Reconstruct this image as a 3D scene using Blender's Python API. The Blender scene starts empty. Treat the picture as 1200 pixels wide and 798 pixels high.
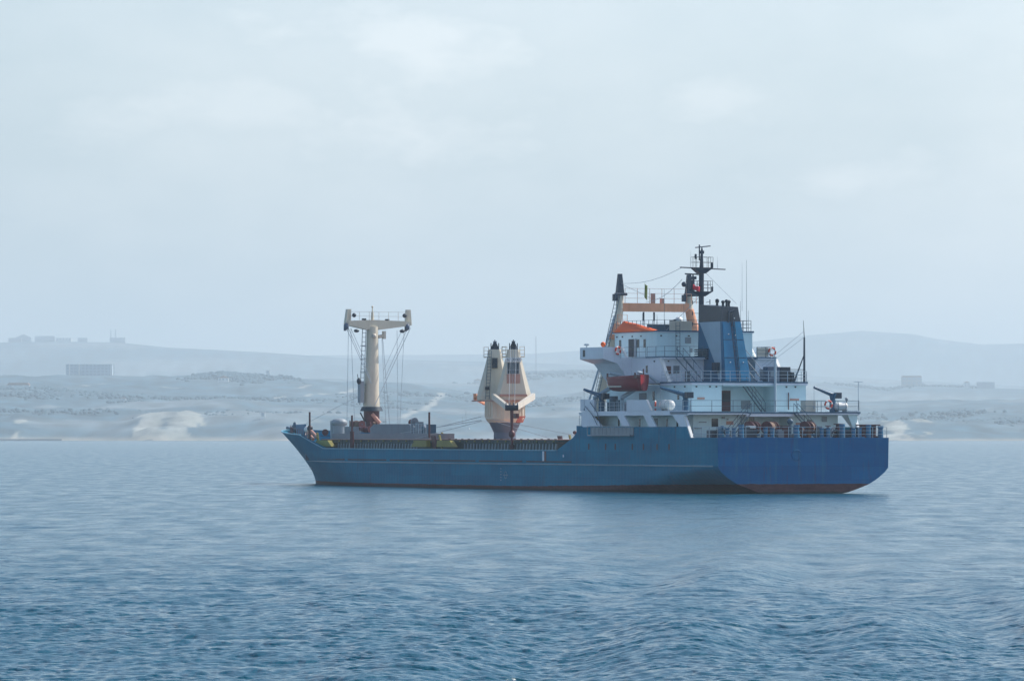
import bpy, math, random
import numpy as np
from mathutils import Vector, Matrix
random.seed(7); RNG = np.random.default_rng(11)
R = math.radians
sc = bpy.context.scene
C = sc.collection

# ------------------------------------------------------------------ camera
CAM_H = 5.66
cam_d = bpy.data.cameras.new("camera"); cam = bpy.data.objects.new("camera", cam_d); C.objects.link(cam)
cam_d.sensor_width = 36.0; cam_d.lens = 186.0; cam_d.clip_start = 1.0; cam_d.clip_end = 40000
cam.location = (0, 0, CAM_H)
cam.rotation_euler = (R(90) + math.atan(111 / 6200), 0, 0)
sc.camera = cam

# ------------------------------------------------------------------ materials
def new_mat(name):
    m = bpy.data.materials.new(name); m.use_nodes = True
    return m, m.node_tree.nodes, m.node_tree.links, m.node_tree.nodes["Principled BSDF"]
def ramp(nt, fac, stops):
    r = nt.nodes.new("ShaderNodeValToRGB"); nt.links.new(fac, r.inputs[0])
    e = r.color_ramp.elements
    while len(e) < len(stops): e.new(0.5)
    for k, (p, c) in enumerate(stops):
        e[k].position = p; e[k].color = (*c, 1) if len(c) == 3 else c
    return r.outputs[0]
def mapping(nt, scale):
    tc = nt.nodes.new("ShaderNodeTexCoord"); mp = nt.nodes.new("ShaderNodeMapping")
    mp.inputs["Scale"].default_value = scale
    nt.links.new(tc.outputs["Object"], mp.inputs[0]); return mp.outputs[0]
def noise(nt, vec, scale, detail=4, rough=.55):
    n = nt.nodes.new("ShaderNodeTexNoise"); nt.links.new(vec, n.inputs["Vector"])
    n.inputs["Scale"].default_value = scale; n.inputs["Detail"].default_value = detail
    n.inputs["Roughness"].default_value = rough; return n.outputs["Fac"]
def mix(nt, fac, a, b, mode="MIX"):
    m = nt.nodes.new("ShaderNodeMix"); m.data_type = "RGBA"; m.blend_type = mode
    for inp, v in ((m.inputs[0], fac), (m.inputs[6], a), (m.inputs[7], b)):
        if isinstance(v, (int, float)): inp.default_value = v
        elif isinstance(v, tuple): inp.default_value = (*v, 1)
        else: nt.links.new(v, inp)
    return m.outputs[2]

def paint(name, col, rough=.45, wear=.35, rust=.25, rustcol=(.13, .05, .025), metal=0, streak=1.0):
    """weathered marine paint: faded patches, vertical streaks, a little rust"""
    m, N, L, b = new_mat(name); nt = m.node_tree
    v1 = mapping(nt, (1, 1, 1)); v2 = mapping(nt, (3.2, 3.2, .22))
    fade = noise(nt, v1, .45, 5)
    f = ramp(nt, fade, [(.3, tuple(c * (1 - wear * .5) for c in col)), (.7, tuple(min(1, c * (1 + wear * .45) + wear * .012) for c in col))])
    s = noise(nt, v2, 1.3, 4)
    sr = ramp(nt, s, [(.55, (0, 0, 0)), (.8, (rust * streak,) * 3)])
    c = mix(nt, sr, f, rustcol)
    sp = noise(nt, v1, 3.1, 6, .7)
    spr = ramp(nt, sp, [(.64, (0, 0, 0)), (.74, (rust,) * 3)])
    c = mix(nt, spr, c, rustcol)
    L.new(c, b.inputs["Base Color"])
    b.inputs["Roughness"].default_value = rough; b.inputs["Metallic"].default_value = metal
    bp = N.new("ShaderNodeBump"); bp.inputs["Strength"].default_value = .25; bp.inputs["Distance"].default_value = .04
    L.new(noise(nt, v1, 1.1, 3), bp.inputs["Height"]); L.new(bp.outputs[0], b.inputs["Normal"])
    return m

def hull_mat(name, col, col2):
    """blue topsides, rusty scrapes, red-brown boot-topping below the load line, plating that is slightly dished"""
    m, N, L, b = new_mat(name); nt = m.node_tree
    v1 = mapping(nt, (.35, .35, 1)); v2 = mapping(nt, (1.0, 1.0, .10)); v3 = mapping(nt, (.06, .06, 1.4))
    c = ramp(nt, noise(nt, v1, .8, 6, .6), [(.3, col), (.72, col2)])
    sr = ramp(nt, noise(nt, v2, 1.6, 6, .65), [(.53, (0, 0, 0)), (.72, (.45, .45, .45))])
    c = mix(nt, sr, c, (.03, .21, .30))
    sr = ramp(nt, noise(nt, v2, 2.7, 5, .65), [(.57, (0, 0, 0)), (.74, (.42, .42, .42))])
    c = mix(nt, sr, c, (.075, .04, .028))
    sc2 = ramp(nt, noise(nt, v3, 1.8, 5, .7), [(.60, (0, 0, 0)), (.72, (.35, .35, .35))])
    c = mix(nt, sc2, c, (.02, .12, .16))
    tc = N.new("ShaderNodeTexCoord"); sep = N.new("ShaderNodeSeparateXYZ"); L.new(tc.outputs["Object"], sep.inputs[0])
    sxy = N.new("ShaderNodeMath"); sxy.operation = "ADD"; L.new(sep.outputs[0], sxy.inputs[0]); L.new(sep.outputs[1], sxy.inputs[1])
    cb = N.new("ShaderNodeCombineXYZ"); L.new(sxy.outputs[0], cb.inputs[0]); L.new(sep.outputs[2], cb.inputs[1])
    bk = N.new("ShaderNodeTexBrick"); L.new(cb.outputs[0], bk.inputs["Vector"])
    for k_, v_ in (("Scale", 1.0), ("Brick Width", 5.2), ("Row Height", 1.33), ("Mortar Size", .035), ("Mortar Smooth", .6), ("Bias", 0.0)): bk.inputs[k_].default_value = v_
    bk.inputs["Color1"].default_value = (.84, .86, .88, 1); bk.inputs["Color2"].default_value = (1.12, 1.08, 1.05, 1); bk.inputs["Mortar"].default_value = (.70, .78, .82, 1)
    c = mix(nt, .85, c, bk.outputs["Color"], "MULTIPLY")
    # the load line drops from 0.95 m at the stern to 0.35 m at the bow (ship trimmed by the head)
    mx = N.new("ShaderNodeMapRange"); L.new(sep.outputs[0], mx.inputs[0])
    for i, v in ((1, 0), (2, 45), (3, .95), (4, .38)): mx.inputs[i].default_value = v
    wob = N.new("ShaderNodeMath"); wob.operation = "MULTIPLY_ADD"
    L.new(noise(nt, v1, 2.2, 5, .7), wob.inputs[0]); wob.inputs[1].default_value = .22; L.new(mx.outputs[0], wob.inputs[2])
    sub = N.new("ShaderNodeMath"); sub.operation = "SUBTRACT"; L.new(wob.outputs[0], sub.inputs[0]); L.new(sep.outputs[2], sub.inputs[1])
    mr = N.new("ShaderNodeMapRange"); L.new(sub.outputs[0], mr.inputs[0])
    for i, v in ((1, .08), (2, .14), (3, 0), (4, 1)): mr.inputs[i].default_value = v
    red = ramp(nt, noise(nt, v1, 2.5, 6, .7), [(.35, (.075, .03, .035)), (.7, (.14, .06, .06))])
    c = mix(nt, mr.outputs[0], c, red)
    wl = N.new("ShaderNodeMath"); wl.operation = "MULTIPLY_ADD"; L.new(noise(nt, v1, 6.0, 4, .7), wl.inputs[0]); wl.inputs[1].default_value = -.35; L.new(sep.outputs[2], wl.inputs[2])
    wr = N.new("ShaderNodeMapRange"); L.new(wl.outputs[0], wr.inputs[0])
    for i, v in ((1, -.06), (2, .10), (3, .85), (4, 0)): wr.inputs[i].default_value = v
    c = mix(nt, wr.outputs[0], c, (.018, .026, .022))
    L.new(c, b.inputs["Base Color"]); b.inputs["Roughness"].default_value = .5; b.inputs["Specular IOR Level"].default_value = .06
    # dished plates between the frames
    wv = N.new("ShaderNodeTexWave"); wv.wave_type = "BANDS"; wv.bands_direction = "X"; wv.inputs["Scale"].default_value = .42; wv.inputs["Distortion"].default_value = 1.5
    L.new(tc.outputs["Object"], wv.inputs[0])
    add = N.new("ShaderNodeMath"); add.operation = "MULTIPLY_ADD"; L.new(noise(nt, v1, 1.5, 4), add.inputs[0]); add.inputs[1].default_value = 3.0
    L.new(wv.outputs["Fac"], add.inputs[2])
    bp = N.new("ShaderNodeBump"); bp.inputs["Strength"].default_value = .3; bp.inputs["Distance"].default_value = .03
    L.new(add.outputs[0], bp.inputs["Height"]); L.new(bp.outputs[0], b.inputs["Normal"])
    return m

M = {}
M["hull"] = hull_mat("hull_paint", (.0, .168, .290), (.0, .225, .360))
M["transom"] = hull_mat("transom_paint", (.0, .118, .290), (.0, .138, .330))
M["white"] = paint("white_paint", (.76, .80, .86), .42, .12, .12)
M["shadewhite"] = paint("white_shade_tint", (.64, .83, .85), .42, .12, .10)  # the same white with the teal cast of shaded aft walls mixed in
M["edge"] = paint("deck_edge_blue", (.012, .10, .19), .4)
M["rail"] = paint("rail_paint", (.42, .52, .58), .5, .2, .2)
M["raild"] = paint("dark_rail_paint", (.05, .11, .16), .5, .2, .2)
M["blue"] = paint("gear_blue", (.015, .15, .30), .4)
M["brightblue"] = paint("funnel_bright_blue", (.0, .20, .38), .4, .35, .0)
M["midblue"] = paint("funnel_mid_blue", (.0, .13, .26), .4, .3, .1)
M["grayblue"] = paint("funnel_pale_band", (.36, .48, .56), .45, .15, .1)
M["black"] = paint("black_paint", (.016, .032, .052), .45, .2, 0)
M["navy"] = paint("navy_mast_paint", (.010, .032, .062), .45, .2, 0)
M["dark"] = paint("dark_opening", (.015, .02, .028), .5, .1, 0)
M["glass"] = paint("window_glass", (.02, .03, .04), .12, .1, 0)
M["beige"] = paint("crane_beige", (.70, .63, .49), .42, .15, .2, (.30, .15, .09))
M["cream"] = paint("cream_panel", (.62, .56, .46), .42, .2, .2, (.30, .15, .09))
M["salmon"] = paint("faded_orange", (.85, .37, .20), .5, .3, .3, (.3, .12, .06))
M["pink"] = paint("pink_primer", (.50, .27, .21), .5, .3, .3)
M["orange"] = paint("orange_tarp", (.85, .13, .015), .6, .15, 0)
M["red"] = paint("boat_red", (.24, .010, .022), .45, .3, .1)
M["maroon"] = paint("winch_maroon", (.09, .018, .026), .45, .3, .25)
M["maroond"] = paint("mast_base_maroon", (.075, .02, .028), .5, .3, .3)
M["skirt"] = paint("orange_red_skirt", (.50, .13, .09), .5, .3, .3)
M["gray"] = paint("house_gray", (.17, .21, .25), .5, .2, .25)
M["grayd"] = paint("pedestal_gray", (.10, .14, .20), .5, .2, .08)
M["yellow"] = paint("ochre_yellow", (.22, .19, .02), .5, .3, .4)
M["rust"] = paint("rusty_steel", (.09, .04, .03), .7, .5, .6)
M["deck"] = paint("deck_green_brown", (.10, .07, .055), .7, .4, .5)
M["hatchdark"] = paint("hatch_side_green", (.02, .045, .05), .6, .4, .3)
M["hatchtop"] = paint("hatch_top_faded_red", (.45, .24, .19), .6, .3, .4)
M["rope"] = paint("hemp_rope", (.20, .13, .09), .8, .3, 0)
M["wire"] = paint("wire_rope", (.36, .42, .46), .5, .2, .1)
M["liferaft"] = paint("canister_white", (.78, .78, .74), .35, .1, 0)
M["buoyred"] = paint("lifebuoy_red", (.7, .07, .03), .5, .1, 0)
M["flagred"] = paint("flag_red", (.65, .03, .06), .7, .1, 0)
M["flagy"] = paint("flag_yellow_green", (.25, .28, .06), .7, .1, 0)
M["ladder"] = paint("gangway_gray", (.28, .33, .36), .5, .2, .1)
M["seam"] = paint("faded_blue_strake", (.20, .34, .40), .5, .3, .4)
M["cap"] = paint("pale_bulwark_cap", (.16, .40, .52), .5, .3, .2)  # lighter blue along the top edge of the bulwark
M["darkslot"] = paint("rusty_scupper", (.035, .025, .028), .6, .3, .4)
M["bone"] = paint("building_render", (.45, .45, .43), .8, .2, 0)
M["concrete"] = paint("building_concrete", (.38, .45, .49), .8, .2, 0)
M["paleblock"] = paint("pale_block_wall", (.50, .58, .62), .8, .2, 0)
M["roofred"] = paint("roof_tiles", (.30, .14, .09), .8, .2, 0)
M["steelgray"] = paint("lattice_steel", (.2, .21, .22), .6, .2, 0)

# ------------------------------------------------------------------ mesh builder
class MB:
    def __init__(s): s.v = []; s.f = []; s.sm = []
    def add(s, vs, fs, smooth=False):
        o = len(s.v); s.v += [tuple(v) for v in vs]; s.f += [tuple(i + o for i in f) for f in fs]; s.sm += [smooth] * len(fs); return s
    def box(s, x0, x1, y0, y1, z0, z1):
        x0, x1 = sorted((x0, x1)); y0, y1 = sorted((y0, y1)); z0, z1 = sorted((z0, z1))
        return s.add([(x, y, z) for z in (z0, z1) for x, y in ((x0, y0), (x1, y0), (x1, y1), (x0, y1))],
                     [(3, 2, 1, 0), (4, 5, 6, 7), (0, 1, 5, 4), (1, 2, 6, 5), (2, 3, 7, 6), (3, 0, 4, 7)])
    def hexa(s, b, t):           # bottom 4, top 4, both counter-clockwise from above
        return s.add(list(b) + list(t), [(3, 2, 1, 0), (4, 5, 6, 7), (0, 1, 5, 4), (1, 2, 6, 5), (2, 3, 7, 6), (3, 0, 4, 7)])
    def prism(s, poly, axis, a, b):   # poly in the two other axes
        def P(u, v, w): return {0: (w, u, v), 1: (u, w, v), 2: (u, v, w)}[axis]
        n = len(poly); vs = [P(u, v, a) for u, v in poly] + [P(u, v, b) for u, v in poly]
        return s.add(vs, [tuple(range(n)), tuple(range(2 * n - 1, n - 1, -1))] + [(i, (i + 1) % n, n + (i + 1) % n, n + i) for i in range(n)])
    def tube(s, p, q, r, r2=None, n=6, smooth=True):
        p, q = Vector(p), Vector(q); d = (q - p)
        if d.length < 1e-6: return s
        d.normalize(); a = d.orthogonal().normalized(); b = d.cross(a); r2 = r if r2 is None else r2
        vs = []
        for c, rr in ((p, r), (q, r2)):
            vs += [c + (a * math.cos(2 * math.pi * k / n) + b * math.sin(2 * math.pi * k / n)) * rr for k in range(n)]
        o = len(s.v)
        s.add(vs, [(i, (i + 1) % n, n + (i + 1) % n, n + i) for i in range(n)], smooth and n > 5)
        return s.add(vs, [tuple(reversed(range(n))), tuple(range(n, 2 * n))])
    def path(s, pts, r, n=4):
        for a, b in zip(pts, pts[1:]): s.tube(a, b, r, n=n)
        return s
    def ball(s, c, rx, ry=None, rz=None, nu=12, nv=8):
        ry = rx if ry is None else ry; rz = rx if rz is None else rz
        vs = []
        for j in range(nv + 1):
            t = math.pi * j / nv
            for i in range(nu):
                u = 2 * math.pi * i / nu
                vs.append((c[0] + rx * math.sin(t) * math.cos(u), c[1] + ry * math.sin(t) * math.sin(u), c[2] + rz * math.cos(t)))
        return s.add(vs, [(j * nu + i, (j + 1) * nu + i, (j + 1) * nu + (i + 1) % nu, j * nu + (i + 1) % nu) for j in range(nv) for i in range(nu)], True)
    def torus(s, c, axis, Rr, r, nu=20, nv=8, u0=0, u1=2 * math.pi):
        ax = Vector(axis).normalized(); a = ax.orthogonal().normalized(); b = ax.cross(a); vs = []
        full = abs(u1 - u0 - 2 * math.pi) < 1e-6; nn = nu if full else nu + 1
        for i in range(nn):
            u = u0 + (u1 - u0) * i / nu; d = a * math.cos(u) + b * math.sin(u)
            for j in range(nv):
                w = 2 * math.pi * j / nv
                vs.append(Vector(c) + d * (Rr + r * math.cos(w)) + ax * (r * math.sin(w)))
        return s.add(vs, [(i * nv + j, ((i + 1) % nn) * nv + j, ((i + 1) % nn) * nv + (j + 1) % nv, i * nv + (j + 1) % nv)
                          for i in range(nu) for j in range(nv)], True)
    def disc(s, c, axis, r, t, n=20):     # a flange / wheel
        ax = Vector(axis).normalized() * t / 2; c = Vector(c); return s.tube(c - ax, c + ax, r, n=n, smooth=False)
    def rail(s, pts, h=1.05, bars=3, step=1.5, r=.028):
        for a, b in zip(pts, pts[1:]):
            a, b = Vector(a), Vector(b); n = max(1, round((b - a).length / step))
            for k in range(n + 1):
                p = a.lerp(b, k / n); s.tube(p, p + Vector((0, 0, h)), r, n=4)
            for k in range(bars):
                z = Vector((0, 0, h * (k + 1) / bars)); s.tube(a + z, b + z, r * .85, n=4)
        return s
    def ladder(s, p, q, side, w=.45, step=.35, r=.025):
        p, q, sd = Vector(p), Vector(q), Vector(side).normalized() * w / 2
        s.tube(p - sd, q - sd, r, n=4); s.tube(p + sd, q + sd, r, n=4); n = int((q - p).length / step)
        for k in range(1, n): c = p.lerp(q, k / n); s.tube(c - sd, c + sd, r * .8, n=4)
        return s
    def build(s, name, mat, parent=None, origin=None):
        me = bpy.data.meshes.new(name); me.from_pydata(s.v, [], s.f); me.update()
        me.polygons.foreach_set("use_smooth", s.sm)
        me.materials.append(mat); o = bpy.data.objects.new(name, me); C.objects.link(o)
        if parent: o.parent = parent
        return o
def empty(name, loc, rz=0, parent=None):
    o = bpy.data.objects.new(name, None); C.objects.link(o); o.location = loc; o.rotation_euler = (0, 0, rz)
    if parent: o.parent = parent
    return o
def tag(o, label=None, cat=None, group=None, kind=None):
    for k, v in (("label", label), ("category", cat), ("group", group), ("kind", kind)):
        if v: o[k] = v
    return o

# ------------------------------------------------------------------ the ship: x forward, y port, z up, origin at the transom on the waterline
HEAD = R(90 + 24.5); SHIP = Matrix.Translation((28.3412, 513.9189, 0)) @ Matrix.Rotation(HEAD, 4, "Z")
ship = empty("cargo_ship", SHIP.translation, HEAD)
tag(ship, "blue general cargo ship with white superstructure, lying at anchor on calm sea", "cargo ship")
def aboard(name, mb, mat, pos, rz=0):     # a loose thing standing or hanging on the ship, built round its own base
    o = mb.build(name, mat); o.location = SHIP @ Vector(pos); o.rotation_euler = (0, 0, HEAD + rz); return o
def aboard_empty(name, pos, rz=0):
    return empty(name, SHIP @ Vector(pos), HEAD + rz)

# hull form
def stem_x(z): return float(np.interp(z, [-3, 0, 1.5, 3, 4.2, 5.2, 5.9, 6.7], [123, 124.4, 124.9, 126.3, 128.1, 130.0, 131.4, 133.0]))
def tr_hb(z): return float(np.interp(z, [-3, -.9, -.3, .13, .4, .66, .9, 1.25, 1.65, 2.05, 2.5, 9], [0, 0, 2.6, 4.9, 5.75, 6.5, 7.15, 7.8, 8.4, 8.9, 9.3, 9.45]))
def hb(x, z):
    Lz = float(np.interp(z, [-3, 0, .5, 1.65, 2.5], [28, 24, 19, 12, 3]))
    t = min(1, max(0, x / Lz)); t = t * t * (3 - 2 * t)
    w = tr_hb(z) + (9.45 - tr_hb(z)) * t
    xb = float(np.interp(z, [-3, 0, 3, 6], [80, 84, 92, 97])); xs = stem_x(z)
    if x > xb:
        u = min(1, (x - xb) / (xs - xb)); p = float(np.interp(z, [0, 6], [1.7, 2.1])); w = 9.45 * (1 - u ** p) ** float(np.interp(z, [0, 6], [1.0, .82]))
    return w
def ztop(x): return float(np.interp(x, [0, 31.9, 32.6, 36.6, 99.8, 108.5, 115, 133], [5.43, 5.43, 5.43, 4.1, 4.16, 5.7, 5.85, 6.35]))
XS = sorted(set([0, .6, 1.5, 3, 5, 7.5, 10, 13, 16, 20, 24, 28, 31.9, 32.6, 36.6, 40] + list(range(45, 84, 5)) +
                [84, 87, 90, 93, 96, 98, 99.8, 102, 104, 106, 108.5, 110.5, 112.5, 115, 117, 119, 121, 123, 125, 126.5, 128, 129.3, 130.4, 131.3, 132, 132.5, 133]))
ZL = [-3, -1.6, -.9, -.6, -.3, -.1, .13, .26, .4, .53, .66, .78, .9, 1.08, 1.25, 1.45, 1.65, 1.85, 2.05, 2.28, 2.5, 2.75]
def station(x, side):
    r = []; zt = ztop(x); zl = ZL + [2.75 + (zt - 2.75) * k / 6 for k in range(1, 7)]
    for z in zl:
        X = x if x < 84 else 84 + (x - 84) / (133 - 84) * (stem_x(z) - 84)
        r.append((X, side * hb(X, z), z))
    return r
hm = MB()
for side in (1, -1):
    rows = [station(x, side) for x in XS]; n = len(rows[0]); vs = [p for r in rows for p in r]
    fs = []
    for i in range(len(XS) - 1):
        for j in range(n - 1):
            q = (i * n + j, (i + 1) * n + j, (i + 1) * n + j + 1, i * n + j + 1)
            fs.append(q[::-1] if side > 0 else q)
    hm.add(vs, fs, True)
hull = hm.build("hull", M["hull"], ship)
# transom plate, 3 mm proud of the shell's end
rowp = station(0, 1); rown = station(0, -1); n = len(rowp)
tm = MB(); tm.add([(-.003, y, z) for _, y, z in rowp] + [(-.003, y, z) for _, y, z in rown] + [(.12, y, z) for _, y, z in rowp] + [(.12, y, z) for _, y, z in rown],
                  [(j, j + 1, n + j + 1, n + j) for j in range(n - 1)] + [(j, 2 * n + j, 2 * n + j + 1, j + 1) for j in range(n - 1)] + [(n + j, n + j + 1, 3 * n + j + 1, 3 * n + j) for j in range(n - 1)])
transom = tm.build("transom", M["transom"], ship)
em = MB().torus((-.02, .78, 3.72), (1, 0, 0), .52, .045).box(-.05, -.01, .35, .5, 3.4, 4.0).box(-.05, -.01, .8, 1.2, 3.95, 4.05)
em.build("round_emblem", M["transom"], transom)
tl = MB()
tl.box(-.035, 0, -9.2, 9.2, 2.42, 2.50)
tl.build("transom_weld_line", M["transom"], transom)
# decks
def deck_strip(x0, x1, z, mat, name, inset=.06, par=None, zfun=None):
    xs = [x for x in XS if x0 < x < x1]; xs = [x0] + xs + [x1]; vs = []; fs = []
    for x in xs:
        zz = z if zfun is None else zfun(x); w = max(0, hb(x, zz) - inset); vs += [(x, w, zz), (x, -w, zz)]
    for i in range(len(xs) - 1): fs.append((2 * i, 2 * i + 1, 2 * i + 3, 2 * i + 2))
    return MB().add(vs, fs).build(name, mat, par or ship)
deck_strip(.05, 32.4, 5.40, M["deck"], "poop_deck")
deck_strip(32.4, 110, 2.8, M["deck"], "main_deck")
deck_strip(110, 130, 4.9, M["deck"], "forecastle_deck")
MB().box(32.3, 32.4, -9.3, 9.3, 2.8, 5.43).build("poop_front_bulkhead", M["hull"], ship)
MB().prism([(110, 2.8), (110.1, 2.8), (110.1, 4.9), (110, 4.9)], 1, -7.2, 7.2).build("forecastle_bulkhead", M["gray"], ship)
# poop bulwark, open rail aft of it
for s in (1, -1):
    bw = MB().prism([(5.6, 5.43), (32.6, 5.43), (31.75, 5.95), (31.75, 6.62), (30.6, 6.62), (30.2, 6.5), (6.4, 6.5)], 1, s * 9.33, s * 9.46)
    bw.build("poop_bulwark", M["hull"], ship)
# sheer strake line, rusty freeing slots and the pale rubbing strake under them
for s in (1, -1):
    pts = [(x, s * (hb(x, 2.85) + .012), 2.95 + (.12 if x > 95 else 0) * (x - 95) / 30) for x in np.arange(33, 122, 1.0)]
    run = []; st = MB()
    for k, (a, b) in enumerate(zip(pts, pts[1:])):
        if k % 12 != 11:
            sl = MB(); sl.hexa([(a[0], a[1] - s * .05, a[2] - .07), (b[0], b[1] - s * .05, b[2] - .07), (b[0], b[1] + s * .015, b[2] - .07), (a[0], a[1] + s * .015, a[2] - .07)],
                    [(a[0], a[1] - s * .05, a[2] + .07), (b[0], b[1] - s * .05, b[2] + .07), (b[0], b[1] + s * .015, b[2] + .07), (a[0], a[1] + s * .015, a[2] + .07)])
            run.append(sl)
        if (k % 12 == 11 or k == len(pts) - 2) and run:
            g3 = MB()
            for q in run: g3.add(q.v, q.f)
            g3.build("freeing_port", M["darkslot"], hull); run = []
    pts = [(x, s * (hb(x, 2.6) + .02), 2.68 + (.12 if x > 95 else 0) * (x - 95) / 30) for x in np.arange(1, 123, 1.0)]
    for a, b in zip(pts, pts[1:]):
        st.hexa([(a[0], a[1] - s * .1, a[2] - .08), (b[0], b[1] - s * .1, b[2] - .08), (b[0], b[1] + s * .06, b[2] - .06), (a[0], a[1] + s * .06, a[2] - .06)],
                [(a[0], a[1] - s * .1, a[2] + .09), (b[0], b[1] - s * .1, b[2] + .09), (b[0], b[1] + s * .06, b[2] + .05), (a[0], a[1] + s * .06, a[2] + .05)])
    st.build("rubbing_strake", M["seam"], hull)
    cap = MB()
    pts = [(x, s * hb(x, ztop(x)), ztop(x)) for x in list(np.arange(36.8, 99.8, 2)) + [99.8, 102, 104, 106, 108.5, 112.5, 116, 120, 124, 127, 129.5, 131.5]]
    for a, b in zip(pts, pts[1:]):
        cap.hexa([(a[0], a[1] - s * .14, a[2] - .04), (b[0], b[1] - s * .14, b[2] - .04), (b[0], b[1] + s * .05, b[2] - .04), (a[0], a[1] + s * .05, a[2] - .04)],
                 [(a[0], a[1] - s * .14, a[2] + .06), (b[0], b[1] - s * .14, b[2] + .06), (b[0], b[1] + s * .05, b[2] + .06), (a[0], a[1] + s * .05, a[2] + .06)])
    cap.build("bulwark_cap", M["cap"], hull)
    for x in (28.84, 24.88, 22.64, 18.7, 16.18, 13.1, 10.43):
        MB().prism([(x - .13, 4.2), (x + .13, 4.2), (x + .17, 4.42), (x + .13, 4.82), (x - .13, 4.82), (x - .17, 4.6)], 1, s * 9.44, s * 9.465).build("porthole", M["dark"], hull)
# short gray spray strakes near the stem, hawse pipe and anchor, draught marks
for s in (1, -1):
    g = MB(); pts = [(x, s * (hb(x, 1.9) + .01), 1.9) for x in np.arange(113, 124.6, 1.0)]
    for a, b in zip(pts, pts[1:]): g.tube(a, b, .07, n=4)
    g.build("spray_strake", M["seam"], hull)
dm = MB()
for z in (.9, 1.2, 1.5, 1.8, 2.1):
    MB().box(50.3, 50.52, 9.45, 9.463, z, z + .12).build("draught_mark", M["seam"], hull)
dm.torus((49.2, 9.455, 1.5), (0, 1, 0), .35, .03, 18, 4); dm.box(48.6, 49.8, 9.45, 9.464, 1.47, 1.53)
dm.build("load_line_mark", M["seam"], hull)
MB().box(39.6, 40.0, 9.455, 9.475, 2.98, 4.02).build("white_stripe", M["white"], hull)
MB().box(39.1, 39.55, 9.455, 9.475, 2.98, 4.02).build("red_stripe", M["maroon"], hull)
MB().disc((34.9, 9.46, 3.55), (0, 1, 0), .14, .05, 10).build("hull_light_patch", M["white"], hull)

# ---- superstructure
def window(par, x0, x1, y0, y1, z0, z1, mat=None, frame=True):
    w = MB().box(x0, x1, y0, y1, z0, z1).build("window", mat or M["glass"], par); return w
D1, D2, D3, D4, D5 = 5.42, 7.85, 10.85, 13.42, 16.05
house = MB()
# tier 1 (poop): two aft corner blocks and a recessed middle
house.box(8, 31.4, 2.9, 8.0, D1, D2 - .14).box(8, 31.4, -8.0, -2.6, D1, D2 - .14).box(10.2, 31.4, -2.6, 2.9, D1, D2 - .14)
house_lower = house.build("poop_deckhouse", M["shadewhite"], ship)
h2 = MB().box(11.75, 31.2, 3.0, 6.3, D2, D3 - .14).box(11.75, 31.2, -6.4, -3.1, D2, D3 - .14).box(14.6, 31.2, -3.1, 3.0, D2, D3 - .14)
h2 = h2.build("boat_deck_house", M["shadewhite"], ship)
h3 = MB().box(18.5, 31.2, 1.0, 6.3, D3, D4 - .12).box(18.5, 31.2, -6.3, -4.2, D3, D4 - .12).box(20.5, 31.2, -4.2, 1.0, D3, D4 - .12)
h3 = h3.build("officers_deck_house", M["white"], ship)
h4 = MB().prism([(21.5, -5.4), (31.2, -5.4), (31.8, -3), (31.8, 3), (31.2, 5.4), (21.5, 5.4)], 2, D4, D5).build("wheelhouse", M["shadewhite"], ship)
# deck slabs with a blue edge
def slab(name, x0, x1, y0, y1, z, t, edge="edge"):
    o = MB().box(x0, x1, y0, y1, z - t, z).build(name, M["white"], ship)
    MB().box(x0 - .03, x1 + .03, y0 - .03, y1 + .03, z - .02, z + .12).build("deck_edge", M[edge], o); return o
slab("boat_deck", 6.3, 10.2, 2.9, 9.45, D2, .16); slab("boat_deck", 6.3, 10.2, -9.6, -2.6, D2, .16)
slab("boat_deck", 6.9, 10.2, -2.55, 2.85, D2 - .05, .3)
slab("boat_deck", 10.23, 31.4, -9.4, 9.3, D2, .16, "rail")
slab("officers_deck", 11.5, 18.5, -6.45, 6.45, D3, .22)
MB().box(11.6, 14.6, -3.05, 2.95, D3 - .32, D3 - .225).build("deckhead_beam", M["shadewhite"], ship)
slab("bridge_deck", 17.9, 22, 1.6, 6.35, D4, .14); slab("bridge_deck", 18.2, 21.4, -6.4, -4.15, D4, .14)
slab("bridge_deck", 22.03, 31.3, -6.35, 6.35, D4, .14, "rail")
slab("monkey_island", 21.4, 31.6, -5.5, 5.5, D5 + .02, .1)
# ship-side arcade: beam on slanted posts above the bulwark
for s in (1, -1):
    a = MB()
    a.prism([(6.3, 7.62), (30.6, 7.62), (30.6, 8.08), (6.3, 8.08)], 1, s * 9.31, s * 9.45)
    for xt0, xt1, xb0, xb1 in ((30.6, 27.9, 30.6, 25.6), (22.2, 20.6, 20.9, 19.3), (16.2, 14.6, 14.9, 13.3), (9.7, 6.4, 7.9, 6.4)):
        if xb1 == 6.4: a.prism([(xt0, 7.62), (7.0, 7.62), (6.2, 6.5), (xb0, 6.5)], 1, s * 9.31, s * 9.45)
        else: a.prism([(xt0, 7.62), (xt1, 7.62), (xb1, 6.5), (xb0, 6.5)], 1, s * 9.31, s * 9.45)
    pl = a.build("side_screen", M["white"], ship)
    MB().hexa([(5.45, s * 9.2, D1), (5.65, s * 9.2, D1), (5.65, s * 9.49, D1), (5.45, s * 9.49, D1)] if s > 0 else [(5.45, -9.49, D1), (5.65, -9.49, D1), (5.65, -9.2, D1), (5.45, -9.2, D1)],
              [(7.0, s * 9.2, 7.6), (7.2, s * 9.2, 7.6), (7.2, s * 9.49, 7.6), (7.0, s * 9.49, 7.6)] if s > 0 else [(7.0, -9.49, 7.6), (7.2, -9.49, 7.6), (7.2, -9.2, 7.6), (7.0, -9.2, 7.6)]).build("end_flange", M["liferaft"], pl)
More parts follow.
